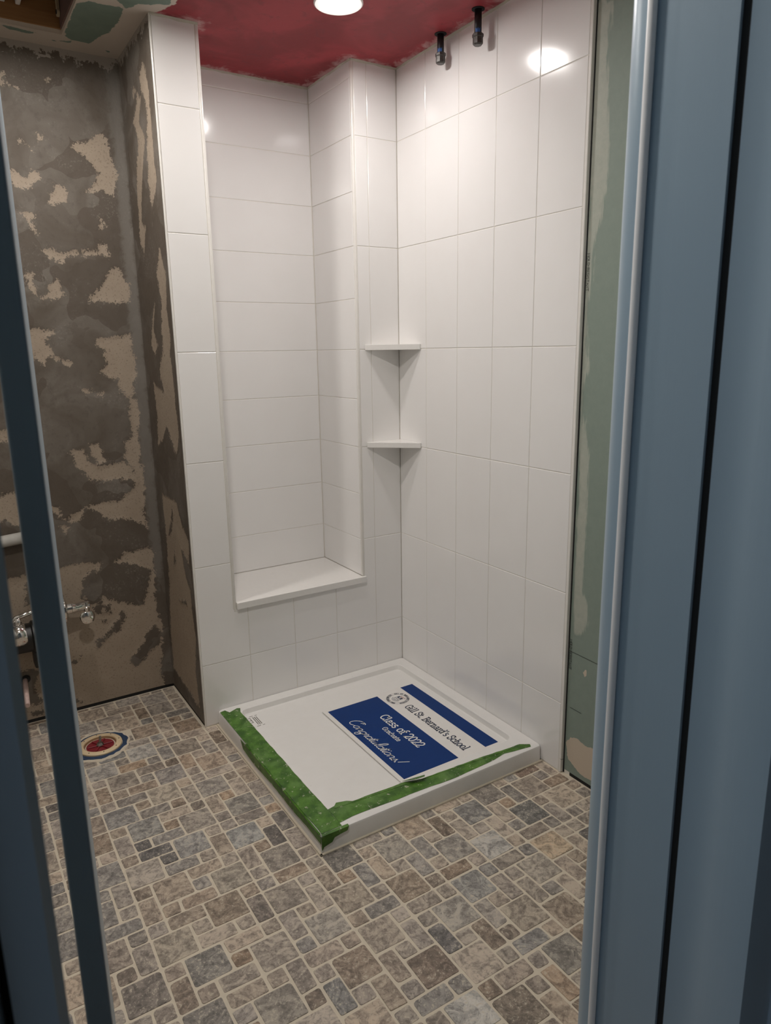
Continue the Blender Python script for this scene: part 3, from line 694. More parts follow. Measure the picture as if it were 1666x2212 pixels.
# ---------------------------------------------------------------- shower pan
def rounded(x0, x1, y0, y1, r, n=5):
    out = []
    for cx, cy, a0 in ((x1-r, y1-r, 0), (x0+r, y1-r, 90), (x0+r, y0+r, 180), (x1-r, y0+r, 270)):
        for k in range(n+1):
            a = math.radians(a0+90*k/n); out.append((cx+r*math.cos(a), cy+r*math.sin(a)))
    return out
PX0, PX1, PY0, PY1 = -.892, -.001, -.905, -.001
RIM, PF = .060, .0345
def pan():
    L = []
    def ring(x0, x1, y0, y1, r, z): L.append([(x, y, z) for x, y in rounded(x0, x1, y0, y1, r)])
    ring(PX0-.002, PX1, PY0-.002, PY1, .012, .0005)
    ring(PX0, PX1, PY0, PY1, .012, RIM-.008)
    ring(PX0+.0025, PX1-.001, PY0+.0025, PY1-.001, .012, RIM-.0025)
    ring(PX0+.008, PX1-.003, PY0+.008, PY1-.003, .012, RIM)
    ring(-.820, -.050, -.815, -.047, .028, RIM)
    ring(-.816, -.0535, -.811, -.0505, .028, RIM-.0025)
    ring(-.811, -.0570, -.806, -.0540, .026, PF+.0035)
    ring(-.806, -.0620, -.801, -.0590, .024, PF)
    ring(-.70, -.16, -.70, -.16, .02, PF-.0015)
    n = len(L[0]); vs = [p for r in L for p in r]; fs = []
    for k in range(len(L)-1):
        for i in range(n): fs.append((k*n+i, k*n+(i+1) % n, (k+1)*n+(i+1) % n, (k+1)*n+i))
    fs.append(tuple((len(L)-1)*n+i for i in range(n)))
    fs.append(tuple(range(n))[::-1])
    root = empty('shower_pan', (-.446, -.453, 0))
    o = mesh_obj('pan_body', vs, fs, M_pan)
    for p in o.data.polygons: p.use_smooth = True
    o.data.set_sharp_from_angle(angle=math.radians(24))
    under(root, o)
    # caulk bead along the floor
    bm = bmesh.new(); bbox(bm, (PX0-.009, PY0-.009, FLB), (PX0-.001, -.002, .0035), .0012); bbox(bm, (PX0-.009, PY0-.009, FLB), (-.001, PY0-.001, .0035), .0012)
    under(root, bm_obj('caulk_bead', bm, M_fgrout))
    # small printed certification mark beside the tape
    bm = bmesh.new(); z = PF+.0006
    def q(u0, u1, v0, v1): bbox(bm, (-.800+u0*.8, -.090-v1*.8, z), (-.800+u1*.8, -.090-v0*.8, z+.0003))
    random.seed(3)
    for r, u in enumerate((.040, .031, .022)):
        v = .0
        while v < .078:
            l = random.uniform(.003, .008); q(u, u+.0035, v, v+l); v += l+.0022
    q(.008, .0105, .0, .05); q(-.012, .008, .0, .0025); q(-.012, .008, .047, .05); q(-.002, .010, .024, .027)
    for a, b in ((-.02, 0), (.01, .03), (.04, .052)): q(a, b, -.014, -.012); q(a, b, .092, .094)
    under(root, bm_obj('certification_print', bm, plain('grey print', srgb(112, 106, 100), .5)))
    tag(root, 'square white acrylic shower base on the stone floor', 'shower base')
pan()

# masking tape along two edges of the pan
def jag(pts, step=.02, amp=.0012):
    out = []
    for a, b in zip(pts, pts[1:]):
        L = math.dist(a, b); n = max(1, int(L/step))
        for k in range(n):
            t = k/n; d = random.uniform(-amp, amp) if k else 0
            out.append((a[0]+(b[0]-a[0])*t+d, a[1]+(b[1]-a[1])*t+d))
    return out+[pts[-1]]
def flat(bm, poly, to3, th):
    n = len(poly)
    lo = [bm.verts.new(to3(a, b, 0)) for a, b in poly]; hi = [bm.verts.new(to3(a, b, th)) for a, b in poly]
    f = [bm.faces.new(lo[::-1]), bm.faces.new(hi)]
    for i in range(n): bm.faces.new((lo[i], lo[(i+1) % n], hi[(i+1) % n], hi[i]))
    bmesh.ops.triangulate(bm, faces=f)
random.seed(11)
bm = bmesh.new(); ZT = RIM+.0004
top = jag([(-.8895, -.024), (-.868, -.020), (-.858, -.046), (-.822, -.030), (-.810, -.036), (-.8205, -.066), (-.8195, -.211), (-.8205, -.445), (-.8205, -.615), (-.8190, -.800), (-.819, -.8965), (-.888, -.8965), (-.8895, -.60), (-.8895, -.30)])
flat(bm, top, lambda a, b, t: (a, b, ZT+t), .0009)
side = [(-.257, RIM-.0005), (-.278, .030), (-.377, .0235), (-.46, .027), (-.542, .032), (-.642, .031), (-.72, .029), (-.765, .033), (-.851, .035), (-.9055, .033), (-.9055, RIM-.0005)]
flat(bm, jag(side), lambda a, b, t: (PX0-.0022-t, a, b), .0008)
flat(bm, [(-.30, 0), (-.8965, 0), (-.8965, 1), (-.30, 1)], lambda a, b, t: (PX0-.0030+b*.0045, a, RIM-.0012+b*.0024+t), .0006)
flap = [(-.894, RIM-.001), (-.800, RIM-.001), (-.806, .046), (-.850, .040), (-.858, .028), (-.886, .022), (-.893, .010)]
flat(bm, jag(flap), lambda a, b, t: (a, PY0-.0022-t, b), .0008)
flat(bm, [(-.89, 0), (-.80, 0), (-.80, 1), (-.89, 1)], lambda a, b, t: (a, PY0-.0030+b*.0085, RIM-.0012+b*.0024+t), .0006)
for k in range(9):       # crinkles standing up
    y = random.uniform(-.86, -.1); x = random.uniform(-.88, -.83); l = random.uniform(.01, .03)
    flat(bm, [(x, y), (x+.004, y+.002), (x+.004+l*.4, y+l), (x+l*.4, y+l)], lambda a, b, t: (a, b, ZT+.0008+t), .0012)
t1 = tag(bm_obj('masking_tape', bm, M_tape), 'plaster-spattered green masking tape folded over the pan edge facing the drain flange', 'tape', 'green tape on the shower base')
bm = bmesh.new()
inn = [(-.818, -.806), (-.794, -.802), (-.781, -.790), (-.749, -.800), (-.733, -.812), (-.535, -.819), (-.481, -.836), (-.249, -.846), (-.127, -.856), (-.067, -.858), (-.034, -.880)]
out = [(-.042, -.893), (-.151, -.874), (-.206, -.884), (-.301, -.889), (-.401, -.893), (-.519, -.885), (-.607, -.884), (-.694, -.878), (-.768, -.876), (-.818, -.882)]
flat(bm, jag(inn)+jag(out, .03, .0015), lambda a, b, t: (a, b, ZT+.0002+t), .0009)
# loose curl lifting beside the sign
flat(bm, [(-.545, -.815), (-.470, -.838), (-.480, -.852), (-.515, -.846)], lambda a, b, t: (a, b, ZT+.002+.016*max(0, min(1, (-.812-b)/.04))+t), .0009)
flat(bm, [(-.80, -.812), (-.10, -.868), (-.10, -.869), (-.80, -.814)], lambda a, b, t: (a, b, ZT+.001+t), .0009)
tag(bm_obj('masking_tape', bm, M_tape), 'narrow green masking tape along the pan edge below the school sign', 'tape', 'green tape on the shower base')

# ---------------------------------------------------------------- lettering
def arc(cx, cy, rx, ry, a0, a1, n=None):
    n = n or max(4, int(abs(a1-a0)/18))
    return [(cx+rx*math.cos(math.radians(a0+(a1-a0)*k/n)), cy+ry*math.sin(math.radians(a0+(a1-a0)*k/n))) for k in range(n+1)]
SL = {
 'C': (.80, [arc(.42,.5,.40,.5,40,320), [(.72,.68),(.72,.96)]]),
 'G': (.92, [arc(.42,.5,.40,.5,45,330), [(.76,.25),(.76,.42)], [(.54,.42),(.90,.42)], [(.72,.72),(.72,.96)]]),
 'l': (.40, [[(.18,0),(.18,1.04),(.02,1.04)], [(0,0),(.36,0)]]),
 'i': (.40, [[(.18,0),(.18,.66),(.02,.66)], [(0,0),(.36,0)], [(.17,.88),(.17,.96)]]),
 'a': (.66, [arc(.26,.19,.22,.19,0,360), [(.10,.58)]+arc(.28,.46,.22,.21,120,0)+[(.50,0),(.62,0)]]),
 's': (.52, [arc(.25,.50,.19,.16,40,270)+arc(.25,.17,.21,.17,90,-140)]),
 'o': (.66, [arc(.31,.33,.28,.33,0,360)]),
 'f': (.46, [[(.2,0)]+arc(.38,.84,.18,.2,180,60), [(0,.66),(.42,.66)], [(.04,0),(.4,0)]]),
 '2': (.66, [arc(.29,.72,.26,.28,170,-30)+[(.04,.02)], [(.02,0),(.58,0),(.58,.15)]]),
 '0': (.68, [arc(.32,.5,.28,.5,0,360)]),
 'r': (.54, [[(.02,.66),(.18,.66),(.18,0)], [(.02,0),(.36,0)], arc(.42,.40,.24,.26,180,60)]),
 'd': (.72, [arc(.28,.33,.26,.33,0,360), [(.40,1.04),(.54,1.04),(.54,0),(.66,0)]]),
 'u': (.72, [[(.02,.66),(.16,.66),(.16,.25)]+arc(.34,.25,.18,.25,180,360)[1:], [(.40,.66),(.54,.66),(.54,0),(.66,0)]]),
 't': (.48, [[(.18,.88),(.18,.18)]+arc(.34,.18,.16,.18,180,310), [(0,.66),(.42,.66)]]),
 'e': (.64, [[(.05,.35),(.57,.35)], arc(.31,.33,.27,.33,5,320)]),
 'n': (.76, [[(.02,.66),(.16,.66),(.16,0)], [(.02,0),(.30,0)], arc(.37,.42,.2,.24,180,0)+[(.57,0)], [(.44,0),(.72,0)]]),
 'h': (.76, [[(.02,1.04),(.16,1.04),(.16,0)], [(.02,0),(.30,0)], arc(.37,.42,.2,.24,180,0)+[(.57,0)], [(.44,0),(.72,0)]]),
 'c': (.58, [arc(.31,.33,.27,.33,45,315), [(.49,.44),(.49,.62)]]),
 'S': (.70, [arc(.34,.75,.26,.25,25,270)+arc(.34,.25,.29,.25,90,-155), [(.58,.74),(.58,.98)], [(.07,.02),(.07,.26)]]),
 'B': (.80, [[(.16,0),(.16,1)], [(0,0),(.42,0)], [(0,1),(.42,1)], arc(.42,.76,.24,.24,90,-90), [(.16,.52),(.42,.52)], arc(.42,.26,.29,.26,90,-90)]),
 '.': (.26, [[(.10,.0),(.10,.07)]]), "'": (.24, [[(.10,.80),(.10,1.02)]]), ' ': (.36, []),
}
BL = {  # plain capitals
 'G': (.8, [arc(.4,.5,.36,.5,50,360), [(.46,.46),(.76,.46)]]), 'I': (.3, [[(.12,0),(.12,1)]]), 'L': (.6, [[(.1,1),(.1,0),(.55,0)]]),
 'S': (.65, [arc(.3,.75,.24,.25,25,270)+arc(.3,.25,.27,.25,90,-155)]), 'T': (.7, [[(0,1),(.66,1)], [(.33,1),(.33,0)]]),
 'B': (.7, [[(.1,0),(.1,1),(.3,1)]+arc(.34,.76,.22,.24,90,-90)+[(.1,.52)], [(.34,.52)]+arc(.36,.26,.26,.26,90,-90)+[(.1,0)]]),
 'E': (.62, [[(.55,1),(.1,1),(.1,0),(.55,0)], [(.1,.52),(.45,.52)]]), 'R': (.7, [[(.1,0),(.1,1),(.34,1)]+arc(.36,.76,.22,.24,90,-90)+[(.1,.52)], [(.36,.52),(.62,0)]]),
 'N': (.75, [[(.1,0),(.1,1),(.64,0),(.64,1)]]), 'A': (.75, [[(.02,0),(.35,1),(.68,0)], [(.14,.35),(.56,.35)]]), 'D': (.75, [[(.1,0),(.1,1),(.3,1)]+arc(.3,.5,.38,.5,90,-90)+[(.1,0)]]),
 "'": (.25, [[(.1,.75),(.1,1)]]), 'C': (.72, [arc(.4,.5,.36,.5,45,315)]), 'H': (.75, [[(.1,0),(.1,1)], [(.64,0),(.64,1)], [(.1,.5),(.64,.5)]]),
 'O': (.8, [arc(.4,.5,.36,.5,0,360)]), '1': (.45, [[(.08,.8),(.25,1),(.25,0)]]), '9': (.6, [arc(.3,.7,.24,.3,0,360), [(.54,.7),(.4,0)]]), '0': (.62, [arc(.3,.5,.25,.5,0,360)]),
 'M': (.9, [[(.1,0),(.1,1),(.44,.3),(.78,1),(.78,0)]]), '-': (.45, [[(.06,.45),(.36,.45)]]), '.': (.25, [[(.1,0),(.1,.08)]]), ' ': (.4, []),
}
SC = {  # joined script, entry (0,.08) exit at right
 'C': (.80, [[(.52,.80)]+arc(.60,.82,.10,.10,200,40)+arc(.40,.55,.34,.52,60,290)+[(.78,.26)], arc(.52,.98,.22,.10,0,150)]),
 'o': (.42, [arc(.18,.21,.17,.21,60,420), [(.26,.39),(.36,.34),(.44,.40)]]),
 'n': (.50, [[(0,.36),(.08,.42),(.08,0)], [(.08,.22)]+arc(.21,.30,.12,.12,170,0)+[(.33,.06)]+arc(.39,.07,.06,.07,180,300)+[(.50,.14)]]),
 'g': (.42, [arc(.17,.21,.16,.21,40,400), [(.33,.40),(.32,-.20)]+arc(.18,-.24,.14,.18,0,-200)+[(.30,-.02),(.44,.14)]]),
 'r': (.36, [[(0,.10),(.12,.48),(.16,.38),(.26,.40),(.24,.10)]+arc(.30,.08,.06,.08,180,300)+[(.38,.14)]]),
 'a': (.44, [arc(.17,.21,.16,.21,40,400), [(.33,.42),(.32,.08)]+arc(.38,.08,.06,.08,180,300)+[(.46,.14)]]),
 't': (.30, [[(0,.10),(.16,.78)], [(.16,.78),(.14,.10)]+arc(.20,.08,.06,.08,180,300)+[(.32,.14)], [(.02,.52),(.30,.55)]]),
 'u': (.48, [[(0,.12),(.08,.42),(.07,.12)]+arc(.17,.12,.10,.12,180,360)+[(.30,.42)], [(.30,.42),(.30,.08)]+arc(.36,.08,.06,.08,180,300)+[(.48,.14)]]),
 'l': (.28, [[(0,.10)]+arc(.15,.72,.09,.26,-40,180)+[(.08,.12)]+arc(.15,.09,.07,.09,180,300)+[(.28,.14)]]),
 'i': (.24, [[(0,.12),(.09,.42),(.08,.08)]+arc(.14,.08,.06,.08,180,300)+[(.25,.14)], [(.11,.62),(.11,.66)]]),
 's': (.34, [[(0,.10),(.15,.46),(.18,.34)]+arc(.12,.14,.14,.14,50,-120), [(.20,.02),(.34,.14)]]),
 '!': (.30, [[(.14,.26),(.22,.98)], [(.10,.02),(.10,.06)]]),
}
def ribbon(bm, pts, w, to3):
    """flat stroke of width w along pts"""
    P = [Vector((a, b)) for a, b in pts]; L = []; Rr = []
    closed = len(P) > 3 and (P[0]-P[-1]).length < 1e-4
    if closed: P = P[:-1]
    n = len(P)
    for i in range(n):
        a = P[i-1] if (i > 0 or closed) else P[i]; b = P[(i+1) % n] if (i < n-1 or closed) else P[i]
        d = (b-a); d = d.normalized() if d.length > 1e-9 else Vector((1, 0)); nn = Vector((-d.y, d.x))*w/2
        p = P[i]
        if not closed and i == 0: p = p-d*w*.45
        if not closed and i == n-1: p = p+d*w*.45
        L.append(bm.verts.new(to3(*(p+nn)))); Rr.append(bm.verts.new(to3(*(p-nn))))
    for i in range(n if closed else n-1):
        j = (i+1) % n
        try: bm.faces.new((Rr[i], Rr[j], L[j], L[i]))
        except ValueError: pass
def text(font, s, h, w, place, shear=0, width=None, track=.06):
    """strokes of s, cap height h, total width `width`; place(u, v)->xyz"""
    tot = sum(font[c][0]+track for c in s)-track; sx = (width/tot) if width else h
    bm = bmesh.new(); x = 0
    for c in s:
        adv, strokes = font[c]
        for st in strokes:
            ribbon(bm, [((x+a+shear*b)*sx, b*h) for a, b in st], w, place)
        x += adv+track
    return bm
# ---------------------------------------------------------------- school sign
def sign():
    z0 = PF+.0012; z1 = z0+.0042; zb = z1+.0003; zt = z1+.0007
    root = empty('school_sign', (-.307, -.503, PF)); tag(root, 'blue and white graduation sign lying flat in the shower base', 'sign')
    bd = box('sign_board', (-.531, -.797, z0), (-.083, -.210, z1), M_board, None, .0006)
    under(root, bd)
    def sheet(name, x0, x1, y0, y1, mat):
        o = box(name, (x0, y0, z1-.0002), (x1, y1, zb), mat); under(root, o); return o
    main = sheet('blue_panel', -.514, -.281, -.779, -.228, M_blue)
    band = sheet('blue_band', -.156, -.095, -.778, -.216, M_blue)
    up_ = lambda base, y0, z: (lambda u, v: (base+v, y0-u, z))
    def put(bm, mat, name='lettering', on=None):
        o = bm_obj(name, bm, mat)
        for p in o.data.polygons:
            if p.normal.z < 0: p.flip()
        if on is None: under(root, o)
        else: o.parent = on
        return o
    put(text(SL, 'Class of 2022', .036, .0052, up_(-.363, -.378, zt), width=.268), M_wink, on=main)
    put(text(SL, 'Graduate', .0205, .0033, up_(-.402, -.458, zt), width=.112), M_wink, on=main)
    put(text(SC, 'Congratulations!', .047, .0031, up_(-.487, -.335, zt), shear=.36, width=.352, track=-.03), M_wink, on=main)
    def lift(base, y0): return lambda u, v: (base+v, y0-u, zt)
    put(text(SL, "Gill St. Bernard's School", .034, .0042, lift(-.236, -.366), width=.386), M_navy, on=bd)
    # round crest
    C = (-.219, -.292); R = .047
    def on_ring(s, a_mid, rad, h, w, out=True):
        bm = bmesh.new(); tot = sum(BL[c][0]+.1 for c in s); k = h*.85
        x = -tot/2
        for c in s:
            adv, strokes = BL[c]
            for st in strokes:
                def pl_(u, v):
                    # angle 0 = towards +x (top of the sign), running clockwise as read
                    if out: a = math.radians(a_mid)+u/rad; r = rad+v
                    else: a = math.radians(a_mid)-u/rad; r = rad-v+h
                    return (C[0]+r*math.cos(a), C[1]-r*math.sin(a), zt)
                ribbon(bm, [((x+a)*k, b*h) for a, b in st], w, pl_)
            x += adv+.1
        return bm
    put(on_ring("GILL ST. BERNARD'S SCHOOL", 20, R-.009, .0085, .0016), M_navy, 'crest_lettering', bd)
    put(on_ring('ESTABLISHED 1900', 200, R-.009, .0085, .0016, False), M_navy, 'crest_lettering', bd)
    bm = bmesh.new()
    for r in (R+.001, R-.0115): ribbon(bm, [(C[0]+r*math.cos(a*PI/24), C[1]-r*math.sin(a*PI/24)) for a in range(49)], .0009, lambda u, v: (u, v, zt))
    put(bm, plain('pale crest ring', srgb(150, 146, 140), .5), 'crest_ring', bd)
    bm = bmesh.new()
    K = lambda u, v: (C[0]+v, C[1]-u, zt)
    bm.faces.new([bm.verts.new(K(u, v)) for u, v in ((-.014, .004), (.014, .004), (.014, .017), (-.014, .017))])
    for st in ([(-.014,.004),(-.014,-.006),(-.009,-.014),(0,-.020),(.009,-.014),(.014,-.006),(.014,.004)], [(0,.002),(0,-.016)], [(-.010,-.004),(-.003,-.004)], [(.004,-.002),(.008,-.008),(.011,-.004)], [(-.020,-.010),(-.012,-.021),(0,-.025),(.012,-.021),(.020,-.010)]):
        ribbon(bm, st, .0016, K)
    put(bm, M_navy, 'crest_shield', bd)
    bm = bmesh.new()
    ribbon(bm, arc(0, .0105, .004, .003, 0, 360, 10), .0026, lambda u, v: (C[0]+v, C[1]-u, zt+.0003))
    put(bm, M_wink, 'crest_emblem', bd)
    bm = bmesh.new()
    for st in ([(-.010,.019),(-.006,.024),(-.002,.019),(.003,.025),(.007,.019)], [(.009,.021),(.014,.026),(.020,.022)]): ribbon(bm, st, .0022, K)
    put(bm, M_red, 'crest_flames', bd)
sign()

# ---------------------------------------------------------------- sill and corner shelves
def slab(bm, poly, z0, z1, bev):
    lo = [bm.verts.new((x, y, z0)) for x, y in poly]; hi = [bm.verts.new((x, y, z1)) for x, y in poly]; n = len(poly)
    bm.faces.new(lo[::-1]); bm.faces.new(hi)
    for i in range(n): bm.faces.new((lo[i], lo[(i+1) % n], hi[(i+1) % n], hi[i]))
    bmesh.ops.recalc_face_normals(bm, faces=bm.faces[:])
    bmesh.ops.bevel(bm, geom=bm.edges[:], offset=bev, segments=2, affect='EDGES', profile=.5)
bm = bmesh.new(); slab(bm, [(-.7845, -.014), (-.1915, -.014), (-.1915, -.0005), (-.2055, -.0005), (-.2055, .3555), (-.7845, .3555)], .4675, .4945, .0015)
tag(bm_obj('niche_sill', bm, M_slab), 'white stone sill at the bottom of the tall niche', 'sill')
for z, lab in ((1.4565, 'upper white triangular corner shelf in the shower'), (1.0565, 'lower white triangular corner shelf in the shower')):
    bm = bmesh.new(); slab(bm, [(-.0006, -.0006), (-.168, -.0006), (-.168, -.006), (-.006, -.160), (-.0006, -.160)], z, z+.0225, .0014)
    tag(bm_obj('corner_shelf', bm, M_slab), lab, 'shelf', 'corner shelves')

def caulk(pts, parent):
    for (x0, y0), (x1, y1) in zip(pts, pts[1:]):
        n = max(2, int(math.hypot(x1-x0, y1-y0)/.03)); L = math.hypot(x1-x0, y1-y0); nx, ny = (y1-y0)/L, -(x1-x0)/L
        vs = []; fs = []
        for k in range(n+1):
            t = k/n; x = x0+(x1-x0)*t; y = y0+(y1-y0)*t; w = random.uniform(.002, .006); d = random.uniform(.002, .006)
            vs += [(x+nx*.0, y+ny*.0, CEIL-d-.003), (x+nx*.0012, y+ny*.0012, CEIL-d-.002), (x+nx*w, y+ny*w, CEIL-.0004), (x, y, CEIL-.0004)]
        for k in range(n):
            for q in range(3): fs.append((4*k+q, 4*k+4+q, 4*k+5+q, 4*k+1+q))
        mesh_obj('caulk_line', vs, fs, M_caulk, parent)
M_caulk = plain('grey white caulk', srgb(190, 184, 170), .7, var=.05, scale=60)
caulk([(-.0002, -.985), (-.0002, -.0005)][::-1], wall_right)
caulk([(-.205, -.0003), (-.0005, -.0003)], wall_back); caulk([(-.2054, .3555), (-.2054, .0)], wall_back); caulk([(-.783, .3557), (-.2055, .3557)], wall_back); caulk([(-.944, -.0003), (-.786, -.0003)], wall_back)

# ---------------------------------------------------------------- ceiling lamps
def lamp(x, y, mat, label, r=.078):
    root = empty('recessed_light', (x, y, CEIL)); tag(root, label, 'light', 'recessed ceiling lights')
    under(root, lathe('trim_ring', [(r, 0), (r, .004), (r-.004, .007), (r-.0265, .003), (r-.0265, -.001), (r, -.001)][::-1], (x, y, CEIL), (0, 0, -1), M_white, None, 40))
    under(root, lathe('lens', [(0, .0045), (r-.040, .0040), (r-.027, .0020), (r-.027, .0005), (0, .0005)], (x, y, CEIL), (0, 0, -1), mat, None, 40))
lamp(-.452, -.362, LENS, 'glowing round recessed light in the red ceiling')
lamp(-1.36, -.155, LENS2, 'glowing round recessed light in the pale ceiling before the alcove')
lamp(-1.30, -1.30, LENS_FILL, 'unseen fill light added in the pale ceiling just inside the doorway')  # unseen lamp added to brighten niche, pan and floor

# ---------------------------------------------------------------- shower pipe stubs at the ceiling
def stub(x, y, zb, label, tagang):
    root = empty('pipe_stub', (x, y, CEIL)); tag(root, label, 'pipe', 'capped pipe stubs')
    under(root, tube('pipe', [(x, y, CEIL), (x, y, zb+.02)], .0118, M_iron, None, 18))
    under(root, lathe('hole_shade_disc', [(0, 0), (.021, 0), (.021, .002), (0, .002)], (x, y, CEIL+.0002), (0, 0, -1), M_dark, None, 24))  # black disc paints the dark hole around the pipe
    cap = under(root, lathe('cap', [(0, 0), (.013, 0), (.0165, .004), (.0165, .022), (.0185, .024), (.0185, .032), (.0165, .034), (.0125, .034), (.0125, .030)], (x, y, zb), (0, 0, 1), M_ironcap, None, 8, smooth=False))
    vs = []; n = 8
    for k in range(n):
        a = tagang+(k-n/2)*.2
        for z in (zb+.034, zb+.046+.003*math.sin(k*2.1)): vs.append((x+.0122*math.cos(a), y+.0122*math.sin(a), z))
    pipe_ = [q for q in root.children if q.name.startswith('pipe')][0]
    (mesh_obj('tape_wrap', vs, [(2*k, 2*k+2, 2*k+3, 2*k+1) for k in range(n-1)], M_bluetag, pipe_))
stub(-.036, -.338, 2.428, 'black capped pipe stub hanging from the red ceiling, nearer the shower corner', -2.4)
stub(-.042, -.548, 2.417, 'black capped pipe stub hanging from the red ceiling, nearer the doorway', -2.2)

# ---------------------------------------------------------------- closet flange in the floor
def flange():
    x, y = -1.326, .093
    root = empty('closet_flange', (x, y, 0)); tag(root, 'beige drain flange with red plug set in the stone floor', 'drain')
    random.seed(5); j = [random.uniform(.97, 1.05)-.04*math.sin(_*.35) for _ in range(200)]
    under(root, lathe('membrane_collar', [(.080, .001), (.096, .001), (.094, .0042), (.082, .006), (.080, .001)], (x, y, 0), (0, 0, 1), M_blueprime, None, 40, jag=lambda k, i: j[i] if k in (1, 2) else 1))
    under(root, lathe('mortar_bed', [(0, 0), (.108, 0), (.106, .0032), (0, .0032)], (x, y, FLB), (0, 0, 1), M_fgrout, None, 40, jag=lambda k, i: j[i+50] if k in (1, 2) else 1))
    fr = under(root, lathe('flange_ring', [(.058, .002), (.058, .010), (.060, .0125), (.076, .0115), (.079, .009), (.079, .002), (.058, .002)], (x, y, 0), (0, 0, 1), M_beige, None, 48))
    for a in range(0, 360, 45):
        p = (x+.069*math.cos(math.radians(a)), y+.069*math.sin(math.radians(a)), .0115)
        lathe('screw_hole_dot', [(0, 0), (.0022, 0), (.0022, .0012), (0, .0012)], p, (0, 0, 1), M_ink, fr, 8)  # black dots stand in for the shade in the holes
    under(root, lathe('pipe_wall', [(.0585, .0012), (.0585, .009), (.056, .009), (.054, .0012)], (x, y, 0), (0, 0, 1), plain('stained pipe wall', srgb(150, 118, 86), .6), None, 40))
    pl_ = lathe('test_plug', [(0, .003), (.050, .003), (.050, .0012), (0, .0012)][::-1], (x, y, 0), (0, 0, 1), M_plug, None, 32); under(root, pl_)
    for a in range(0, 360, 60):
        c, s = math.cos(math.radians(a)), math.sin(math.radians(a)); bm = bmesh.new(); bbox(bm, (.012, -.003, .002), (.045, .003, .0075), .001)
        bmesh.ops.rotate(bm, verts=bm.verts[:], cent=(0, 0, 0), matrix=Matrix.Rotation(math.radians(a), 3, 'Z')); bmesh.ops.translate(bm, verts=bm.verts[:], vec=(x, y, 0))
        bm_obj('plug_rib', bm, M_plug, pl_)
    (lathe('wing_nut', [(0, .004), (.014, .004), (.014, .008), (.009, .016), (.0, .016)], (x, y, 0), (0, 0, 1), M_steel, pl_, 10, smooth=False))
    (lathe('bolt', [(0, .004), (.0045, .004), (.0045, .040), (.003, .042), (0, .042)], (x, y, 0), (.06, 0, 1), M_steel, pl_, 12))
flange()

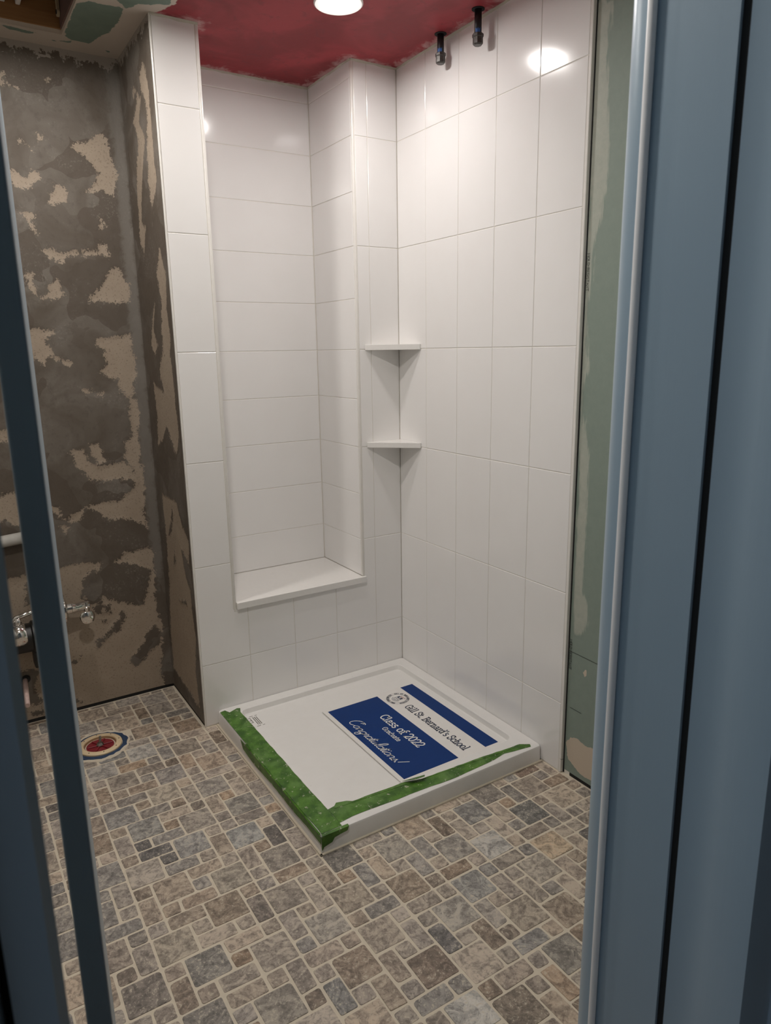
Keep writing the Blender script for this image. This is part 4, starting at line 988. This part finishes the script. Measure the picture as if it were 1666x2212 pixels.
# ---------------------------------------------------------------- plumbing on the alcove wall
def plumbing():
    y = .36
    root = empty('wall_faucet', (-1.45, .44, .40)); tag(root, 'chrome handled valve on a black fitting against the alcove wall', 'faucet')
    P = lambda o: under(root, o)
    P(lathe('black_fitting', [(0, 0), (.050, 0), (.056, .006), (.056, .085), (.064, .090), (.064, .150), (.056, .155), (0, .155)], (-1.575, y, .392), (1, 0, 0), M_black, None, 32))
    P(box('black_outlet', (-1.492, y-.035, .272), (-1.430, y+.035, .37), M_black, None, .006, 2))
    P(tube('mounting_arm', [(-1.45, y, .40), (-1.45, .4405, .40)], .03, M_black, None, 18))
    P(lathe('escutcheon', [(0, 0), (.050, 0), (.056, .004), (.056, .010), (.040, .018), (0, .018)], (-1.372, y, .478), (1, 0, 0), M_chrome, None, 36))
    P(tube('escutcheon_pipe', [(-1.47, y, .478), (-1.37, y, .478)], .022, M_chrome, None, 20))
    P(tube('outlet_pipe', [(-1.365, y, .53), (-1.372, y, .545), (-1.395, y, .55)], .009, M_chrome, None, 14))
    P(lathe('valve_stem', [(0, .0), (.022, .0), (.022, .020), (.0195, .022), (.0195, .040), (.0175, .043), (.0175, .085), (.014, .088), (0, .088)], (-1.356, y, .478), (1, 0, 0), M_chrome, None, 28))
    hd = P(lathe('handle_neck', [(0, 0), (.0155, 0), (.0155, .012), (.012, .016), (.0155, .020), (.010, .036), (0, .036)], (-1.281, y-.002, .492), (0, -.1, -1), M_chrome, None, 24))
    vs = []; n, mm = 22, 10
    for k in range(mm+1):
        t = PI*k/mm
        for i in range(n):
            a = 2*PI*i/n; e = math.cos(t)
            rx = .029*math.sin(t)**.75; vs.append((-1.281+rx*math.cos(a)*(1.0+.12*e), y-.006+.009*math.sin(t)*math.sin(a), .428+.028*e))
    fs = [(k*n+i, k*n+(i+1) % n, (k+1)*n+(i+1) % n, (k+1)*n+i) for k in range(mm) for i in range(n)]
    mesh_obj('handle_paddle', vs, fs, M_chrome, hd, True)
    P(lathe('chrome_collar', [(0, 0), (.040, 0), (.046, .010), (.046, .040), (.040, .052), (0, .052)], (-1.560, y-.03, .420), (1, 0, .05), M_chrome, None, 28))
    lv = P(tube('lever_handle', [(-1.565, y-.03, .470), (-1.548, y-.03, .478), (-1.535, y-.03, .490), (-1.45, y-.03, .508)], [.003, .008, .010, .008], M_chrome, None, 14))
    tube('lever_neck', [(-1.530, y-.03, .45), (-1.530, y-.03, .49)], .012, M_chrome, lv, 16)
    d = tube('drain_pipe', [(-2.29, .408, .715), (-1.60, .408, .768), (-1.43, .408, .781)], .0225, M_galv, None, 20)
    tag(d, 'dusty grey horizontal pipe along the alcove wall', 'pipe')
    s = empty('supply_stub', (-1.527, .44, .19)); tag(s, 'pale pink pipe end poking from a hole low in the alcove wall', 'pipe')
    under(s, tube('pipe', [(-1.527, .4395, .188), (-1.535, .34, .172), (-1.541, .26, .160)], .0095, M_pex, None, 16))
    under(s, lathe('wall_hole_shade', [(0, 0), (.017, 0), (.017, .0015), (0, .0015)], (-1.524, .4378, .192), (0, -1, 0), M_dark, None, 20))  # flat black disc paints the dark of the hole
plumbing()

# ---------------------------------------------------------------- marks on the drywall
for z1_ in (1.728, .502):
    bm = text(BL, 'MOLD-RESISTANT', .0095, .0014, lambda u, v: (.0108, -1.0065-v, z1_-u), width=.108)
    bm_obj('drywall_print', bm, M_ink, wall_right)
for a, b, z0, z1_ in ((-1.012, -1.13, .459, .456), (-1.021, -1.069, .256, .255)):
    bm = bmesh.new(); ribbon(bm, [(a, z0), (b, z1_)], .0018, lambda u, v: (.0110, u, v)); bm_obj('pencil_line', bm, M_pencil, wall_right)
